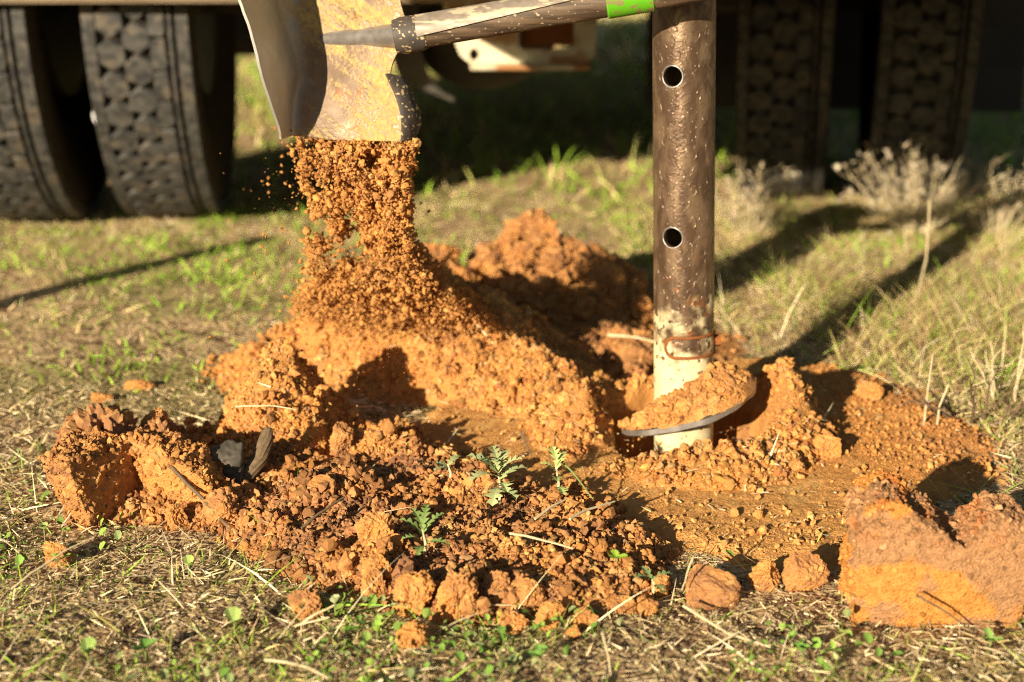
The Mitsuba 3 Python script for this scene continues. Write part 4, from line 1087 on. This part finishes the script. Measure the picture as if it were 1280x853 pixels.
x, y = rng.uniform(-0.52, 0.5, n), rng.uniform(0.78, 1.45, n)
p = not_soil(x, y) * sst(0.40, 0.62, fb(x, y, 9, 93, 2)) * np.where(x < 0, 1.0, 0.45) * sst(1.5, 1.0, y)
ok = rng.random(n) < p; x, y = x[ok], y[ok]; n = len(x)
L = 0.002 + 0.0075 * rng.random(n) ** 3
m, c = join([leaves(np.stack([x, y, zg(x, y) + rng.uniform(0.002, 0.014, n)], 1), L, rng.uniform(0, 6.28, n), rng.uniform(-0.2, 1.5, n), pal(rng, n, [(0.14, 0.24, 0.04), (0.22, 0.33, 0.06), (0.20, 0.24, 0.09), (0.34, 0.36, 0.16)], [3, 3, 2, 1]))])
k = obj('clover', m, 'leafy', color=c); tag(k, 'small green clover and seedling leaves in the foreground dirt', 'clover', kind='stuff')

# single plants
def lobed(L, W, lobes, seed):
    """a cut leaf lying along +y, arching, as a thin two-strip surface with toothed edges"""
    rng = np.random.default_rng(seed)
    n = lobes * 4
    s = np.linspace(0, 1, n + 1)
    env = W * np.sin(np.pi * np.clip(s * 0.92 + 0.05, 0, 1)) ** 0.8
    tooth = 0.14 + 0.86 * np.abs(np.sin(s * np.pi * lobes)) ** 1.4
    V, F = [], []
    for side in (-1, 1):
        o = len(V)
        for i, t in enumerate(s):
            z = 0.55 * L * (t - t * t * 1.1)
            V.append([0, t * L, z]); ww = env[i] * tooth[i] * rng.uniform(0.9, 1.1)
            V.append([side * ww, t * L + ww * 0.55, z + ww * 0.25])
        for i in range(n):
            a = o + 2 * i
            F += [[a, a + 1, a + 3], [a, a + 3, a + 2]]
    return np.array(V), np.array(F)
def place_leaf(V, p, az, pitch):
    R = trimesh.transformations.rotation_matrix(az, [0, 0, 1])[:3, :3] @ trimesh.transformations.rotation_matrix(pitch, [1, 0, 0])[:3, :3]
    return V @ R.T + np.asarray(p)
def weed(x, y, h, leavespec, label, seed, col=(0.22, 0.30, 0.13), z=None):
    rng = np.random.default_rng(seed)
    w = thing('weed', label, 'weed')
    z = base_z(x, y) if z is None else z
    obj('stem', tube([(x, y, z - 0.01), (x + 0.002, y, z + h * 0.5), (x - 0.001, y + 0.004, z + h)], [0.0016, 0.0013, 0.0008], 7), 'straw', w, smooth=True)
    for i, (az, pt, L, W, f) in enumerate(leavespec):
        V, F = lobed(L * 0.70, W * 0.80, rng.integers(4, 7), seed + i)
        V = place_leaf(V, (x, y, z + h * f), math.radians(az), math.radians(pt))
        cc = np.clip(np.tile(np.array(col) * rng.uniform(0.8, 1.25), (len(V), 1)) * (1 + rng.uniform(-0.1, 0.1, (len(V), 1))), 0, 1)
        obj('leaf', (V, F), 'leafy', w, color=cc)
    return w
weed(-0.012, 1.170, 0.032, [(60, 20, 0.050, 0.010, 0.9), (95, 35, 0.040, 0.010, 0.9), (130, 10, 0.046, 0.011, 0.8), (-20, 30, 0.036, 0.009, 1), (-60, 15, 0.042, 0.011, 0.7), (-90, 35, 0.036, 0.010, 0.9),
                             (170, -10, 0.042, 0.012, 0.5), (200, 5, 0.034, 0.010, 0.6), (-130, -5, 0.030, 0.009, 0.4), (20, 50, 0.034, 0.008, 1), (150, 45, 0.030, 0.008, 1), (-40, -15, 0.036, 0.010, 0.3)],
     'largest grey-green weed with cut leaves on the dark heap below the auger trough', 601, (0.34, 0.38, 0.17))
weed(0.040, 1.185, 0.034, [(20, 55, 0.026, 0.007, 1), (-30, 40, 0.028, 0.008, 0.9), (180, 20, 0.030, 0.008, 0.6), (-160, 0, 0.026, 0.008, 0.4), (80, 30, 0.024, 0.007, 0.8)],
     'upright weed sprig just right of the largest weed', 602, (0.34, 0.42, 0.14))
weed(-0.072, 1.06, 0.022, [(70, 30, 0.034, 0.007, 0.8), (35, 40, 0.032, 0.006, 1), (-10, 45, 0.034, 0.006, 1), (-50, 30, 0.036, 0.006, 0.9), (110, 15, 0.026, 0.006, 0.6), (-100, 0, 0.032, 0.007, 0.5), (170, 0, 0.026, 0.007, 0.4)],
     'dark green feathery weed in front of the heap beside the golden clod', 603, (0.20, 0.28, 0.08))
weed(-0.058, 1.215, 0.015, [(60, 10, 0.022, 0.007, 0.8), (110, 0, 0.020, 0.006, 0.8), (-40, 20, 0.024, 0.007, 1)], 'tiny weed half buried left of the largest weed', 604, (0.22, 0.28, 0.12))
weed(0.110, 1.02, 0.014, [(30, 20, 0.024, 0.005, 0.8), (100, 15, 0.022, 0.005, 0.8), (-60, 10, 0.028, 0.006, 0.7), (-150, 0, 0.022, 0.006, 0.5)], 'narrow-leaved green weed left of the flat brown wedge', 605, (0.17, 0.25, 0.09))
def seedling(x, y, L, n, label, seed, col, lift=0.010):
    rng = np.random.default_rng(seed)
    s = thing('seedling', label, 'seedling')
    z = base_z(x, y)
    obj('stem', tube([(x, y, z - 0.006), (x, y, z + lift)], 0.0007, 6), 'leafy_stem', s, smooth=True)
    for i in range(n):
        az = 2 * math.pi * (i + rng.uniform(-0.1, 0.1)) / n + rng.uniform(0, 0.5)
        v, f, c = leaves(np.array([[x, y, z + lift]]), np.array([L * rng.uniform(0.55, 0.85)]), np.array([az]), np.array([rng.uniform(0.2, 0.9)]), np.array([col]))
        obj('leaf', (v, f), 'leafy', s, color=c)
scene['leafy_stem'] = {'type': 'twosided', 'bsdf': {'type': 'diffuse', 'reflectance': {'type': 'rgb', 'value': [0.20, 0.26, 0.08]}}}
for x, y, L, n, lb, col in (
        (0.083, 1.035, 0.015, 3, 'bright green three-leaved clover on the crumbs below the trough', (0.24, 0.38, 0.04)),
        (-0.098, 0.935, 0.014, 2, 'bright two-leaved seedling left of the knobbly orange clod', (0.26, 0.40, 0.06)),
        (-0.262, 1.055, 0.013, 2, 'pale two-leaved seedling below the leaning twig', (0.34, 0.42, 0.12)),
        (-0.135, 0.985, 0.013, 2, 'silvery two-leaved seedling behind the crossed straws', (0.42, 0.46, 0.24)),
        (-0.405, 1.135, 0.014, 3, 'pale seedling at the foot of the leftmost block', (0.36, 0.42, 0.14)),
        (-0.262, 0.915, 0.017, 3, 'dark green seedling in the lower left grass', (0.13, 0.26, 0.05)),
        (-0.300, 0.905, 0.019, 2, 'light seedling with long leaves in the lower left grass', (0.27, 0.38, 0.10)),
        (-0.205, 0.950, 0.018, 2, 'yellow-green seedling left of the single brown clod', (0.33, 0.42, 0.12)),
        (0.020, 0.895, 0.015, 4, 'round green seedling at the bottom below the front row', (0.18, 0.33, 0.07)),
        (0.205, 0.905, 0.014, 3, 'small green seedling at the bottom right', (0.18, 0.33, 0.06)),
        (0.345, 0.925, 0.014, 3, 'green seedling below the big block', (0.20, 0.32, 0.07)),
        (-0.375, 0.90, 0.014, 3, 'green seedling in the bottom left corner', (0.20, 0.36, 0.06))):
    seedling(x, y, L, n, lb, int(1000 * (x + y)) % 9973, col)

def stick(name, pts, r, mat, label, cat, n=7):
    P = np.array(pts, float)
    t = np.linspace(0, 1, 9)
    if len(P) == 2:
        rng = np.random.default_rng(int(abs(P.sum()) * 1e5) % 99991)
        L = np.linalg.norm(P[1] - P[0])
        Q = P[0] + (P[1] - P[0]) * t[:, None] + np.cumsum(rng.normal(size=(9, 3)), 0) * L * 0.008 * np.sin(np.pi * t)[:, None] + np.array([0, 0, 0.03 * L]) * np.sin(np.pi * t)[:, None]
    else:
        s = np.linspace(0, 1, len(P))
        Q = np.stack([np.interp(t, s, P[:, k]) for k in range(3)], 1)
    return single(name, tube(Q, r * np.linspace(1.0, 0.6, 9), n), mat, label, cat, smooth=40)
stick('twig', [(-0.326, 1.205, 0.058), (-0.245, 1.145, 0.004)], 0.0022, 'bark', 'thin grey-brown twig leaning over the slab in front of the dark stone', 'twig')
stick('straw', [(0.019, 1.09, 0.036), (0.046, 1.12, 0.042)], 0.0013, 'straw', 'pale broken stalk just below the largest weed', 'straw')
stick('straw', [(0.048, 1.09, 0.036), (0.088, 1.13, 0.036)], 0.0013, 'straw', 'pale straw below the upright weed sprig', 'straw')
stick('straw', [(-0.002, 1.045, 0.042), (0.048, 1.033, 0.034)], 0.0012, 'straw', 'long pale straw lying across the dark crumbs above the clods', 'straw')
stick('grass_blade', [(0.032, 1.20, 0.060), (0.055, 1.19, 0.040), (0.073, 1.18, 0.018)], 0.0011, 'leafy_stem', 'single green grass blade leaning right of the largest weed', 'grass blade')
stick('twig', [(0.008, 1.30, 0.042), (0.019, 1.297, 0.018)], 0.0013, 'bark', 'short dark stub standing in the smooth trough', 'twig')
stick('twig', [(-0.174, 1.085, 0.030), (-0.142, 1.12, 0.044)], 0.0014, 'bark', 'dark twig poking from the dark heap in front of the smooth clod', 'twig')
stick('straw', [(0.129, 0.972, 0.014), (0.157, 0.937, 0.009), (0.186, 0.912, 0.010)], 0.0012, 'straw', 'long bent pale straw below the flat brown wedge', 'straw')
stick('straw', [(0.062, 0.884, 0.036), (0.069, 0.888, -0.004)], 0.0009, 'straw', 'thin upright straw at the bottom edge below the front row', 'straw')
stick('straw', [(-0.172, 0.89, 0.012), (-0.124, 0.86, 0.014)], 0.0012, 'straw', 'pale straw at the bottom edge left of the knobbly clod', 'straw')
stick('straw', [(-0.153, 0.945, 0.014), (-0.129, 0.94, 0.030)], 0.0010, 'straw', 'upper of the two crossed pale straws', 'straw')
stick('straw', [(-0.160, 0.95, 0.008), (-0.132, 0.932, 0.024)], 0.0010, 'straw', 'lower of the two crossed pale straws', 'straw')
stick('twig', [(0.12, 1.70, 0.035), (0.185, 1.67, 0.030)], 0.0022, 'straw', 'pale stick on the shaded soil behind the auger', 'twig')
stick('twig', [(-0.075, 1.545, 0.128), (-0.02, 1.48, 0.082)], 0.0018, 'straw', 'grey stalk lying down the right flank of the tall orange heap', 'twig')
stick('stalk', [(0.442, 1.437, -0.01), (0.438, 1.42, 0.04), (0.434, 1.399, 0.092)], 0.0014, 'straw', 'thin upright dry stalk right of the smeared soil', 'stalk')
stick('stalk', [(0.456, 1.437, -0.01), (0.452, 1.42, 0.03), (0.458, 1.415, 0.055)], 0.0014, 'straw', 'short dry stalk beside the thin upright one', 'stalk')
stick('stalk', [(0.600, 2.04, -0.01), (0.585, 1.95, 0.08), (0.575, 1.92, 0.17)], 0.0022, 'straw', 'tall pale stalk standing in the grass beyond the auger shadow', 'stalk')
stick('twig', [(-0.265, 1.285, 0.072), (-0.205, 1.275, 0.072)], 0.0009, 'straw', 'thin yellowish stalk caught on the pointed peak', 'twig')
stick('twig', [(-0.39, 1.01, 0.010), (-0.34, 1.065, 0.030)], 0.0010, 'straw', 'thin stalk beside the small orange clod at far left', 'twig')
stick('root', [(0.296, 0.948, 0.034), (0.318, 0.945, 0.022), (0.345, 0.952, 0.000)], 0.0009, 'bark', 'thin hair-like root on the face of the big block', 'root')
stick('twig', [(0.137, 0.985, 0.048), (0.131, 1.0, 0.014)], 0.0009, 'straw', 'thin pale stem rising behind the flat brown wedge', 'twig')

# dead bush at the right and pale dry weeds further back
def bush(x, y, h, n, label, seed, mat, leafc=None, spread=0.6, r=0.0022, nl=40, cat='dry bush'):
    rng = np.random.default_rng(seed)
    b = thing('dry_bush', label, cat)
    z = base_z(x, y); tips = []
    for i in range(n):
        az, ln = rng.uniform(0, 2 * np.pi), rng.uniform(0.1, spread)
        L = h * rng.uniform(0.6, 1.1)
        d = np.array([math.cos(az) * math.sin(ln), math.sin(az) * math.sin(ln), math.cos(ln)])
        P = [np.array([x, y, z - 0.01]) + np.array([math.cos(az), math.sin(az), 0]) * 0.01]
        for s in range(6):
            P.append(P[-1] + d * L / 6 + rng.normal(size=3) * L * 0.02)
        ms = [tube(P, np.linspace(r, r * 0.35, 7), 6)]
        tips += P[2:]
        for q in range(4):
            j = rng.integers(2, 6); dd = d + rng.normal(size=3) * 0.55; dd /= np.linalg.norm(dd)
            e = P[j] + dd * L * rng.uniform(0.15, 0.35)
            ms.append(tube([P[j], (P[j] + e) / 2 + rng.normal(size=3) * 0.003, e], [r * 0.5, r * 0.4, r * 0.25], 5)); tips.append(e); tips.append((P[j] + e) / 2)
        obj('branch', trimesh.util.concatenate(ms), mat, b, smooth=40)
    if leafc is not None:
        tips = np.array(tips); idx = rng.integers(0, len(tips), nl)
        P = tips[idx] + rng.normal(size=(nl, 3)) * h * 0.03
        v, f, c = leaves(P, rng.uniform(0.03, 0.075, nl) * h, rng.uniform(0, 6.28, nl), rng.uniform(-0.8, 1.2, nl), pal(rng, nl, leafc, [1] * len(leafc)))
        k = obj('foliage', (v, f), 'leafy', b, color=c); tag(k, kind='stuff')
DW = [(0.42, 0.34, 0.23), (0.52, 0.44, 0.31), (0.30, 0.24, 0.14)]
bush(0.505, 1.47, 0.105, 9, 'dead brown bush with thin bare branches at the right edge', 701, 'bark', None, 1.1, 0.0022)
bush(0.56, 1.52, 0.09, 8, 'pale dry bush just behind the dead brown bush', 705, 'straw', None, 1.1, 0.0016)
bush(0.44, 2.62, 0.15, 24, 'pale dry weed clump right behind the auger stem', 702, 'straw', DW, 0.9, 0.0013, 420)
bush(0.76, 2.60, 0.185, 28, 'largest pale dry weed clump before the shaded right tyres', 703, 'straw', DW, 0.9, 0.0013, 520)
bush(0.90, 2.58, 0.14, 18, 'small pale dry weed clump right of the largest one', 704, 'straw', DW, 0.9, 0.0013, 300)

print('triangles', sum(len(meshkit.WRITTEN[d['filename']][1]) for d in scene.values() if d.get('type') == 'ply'))
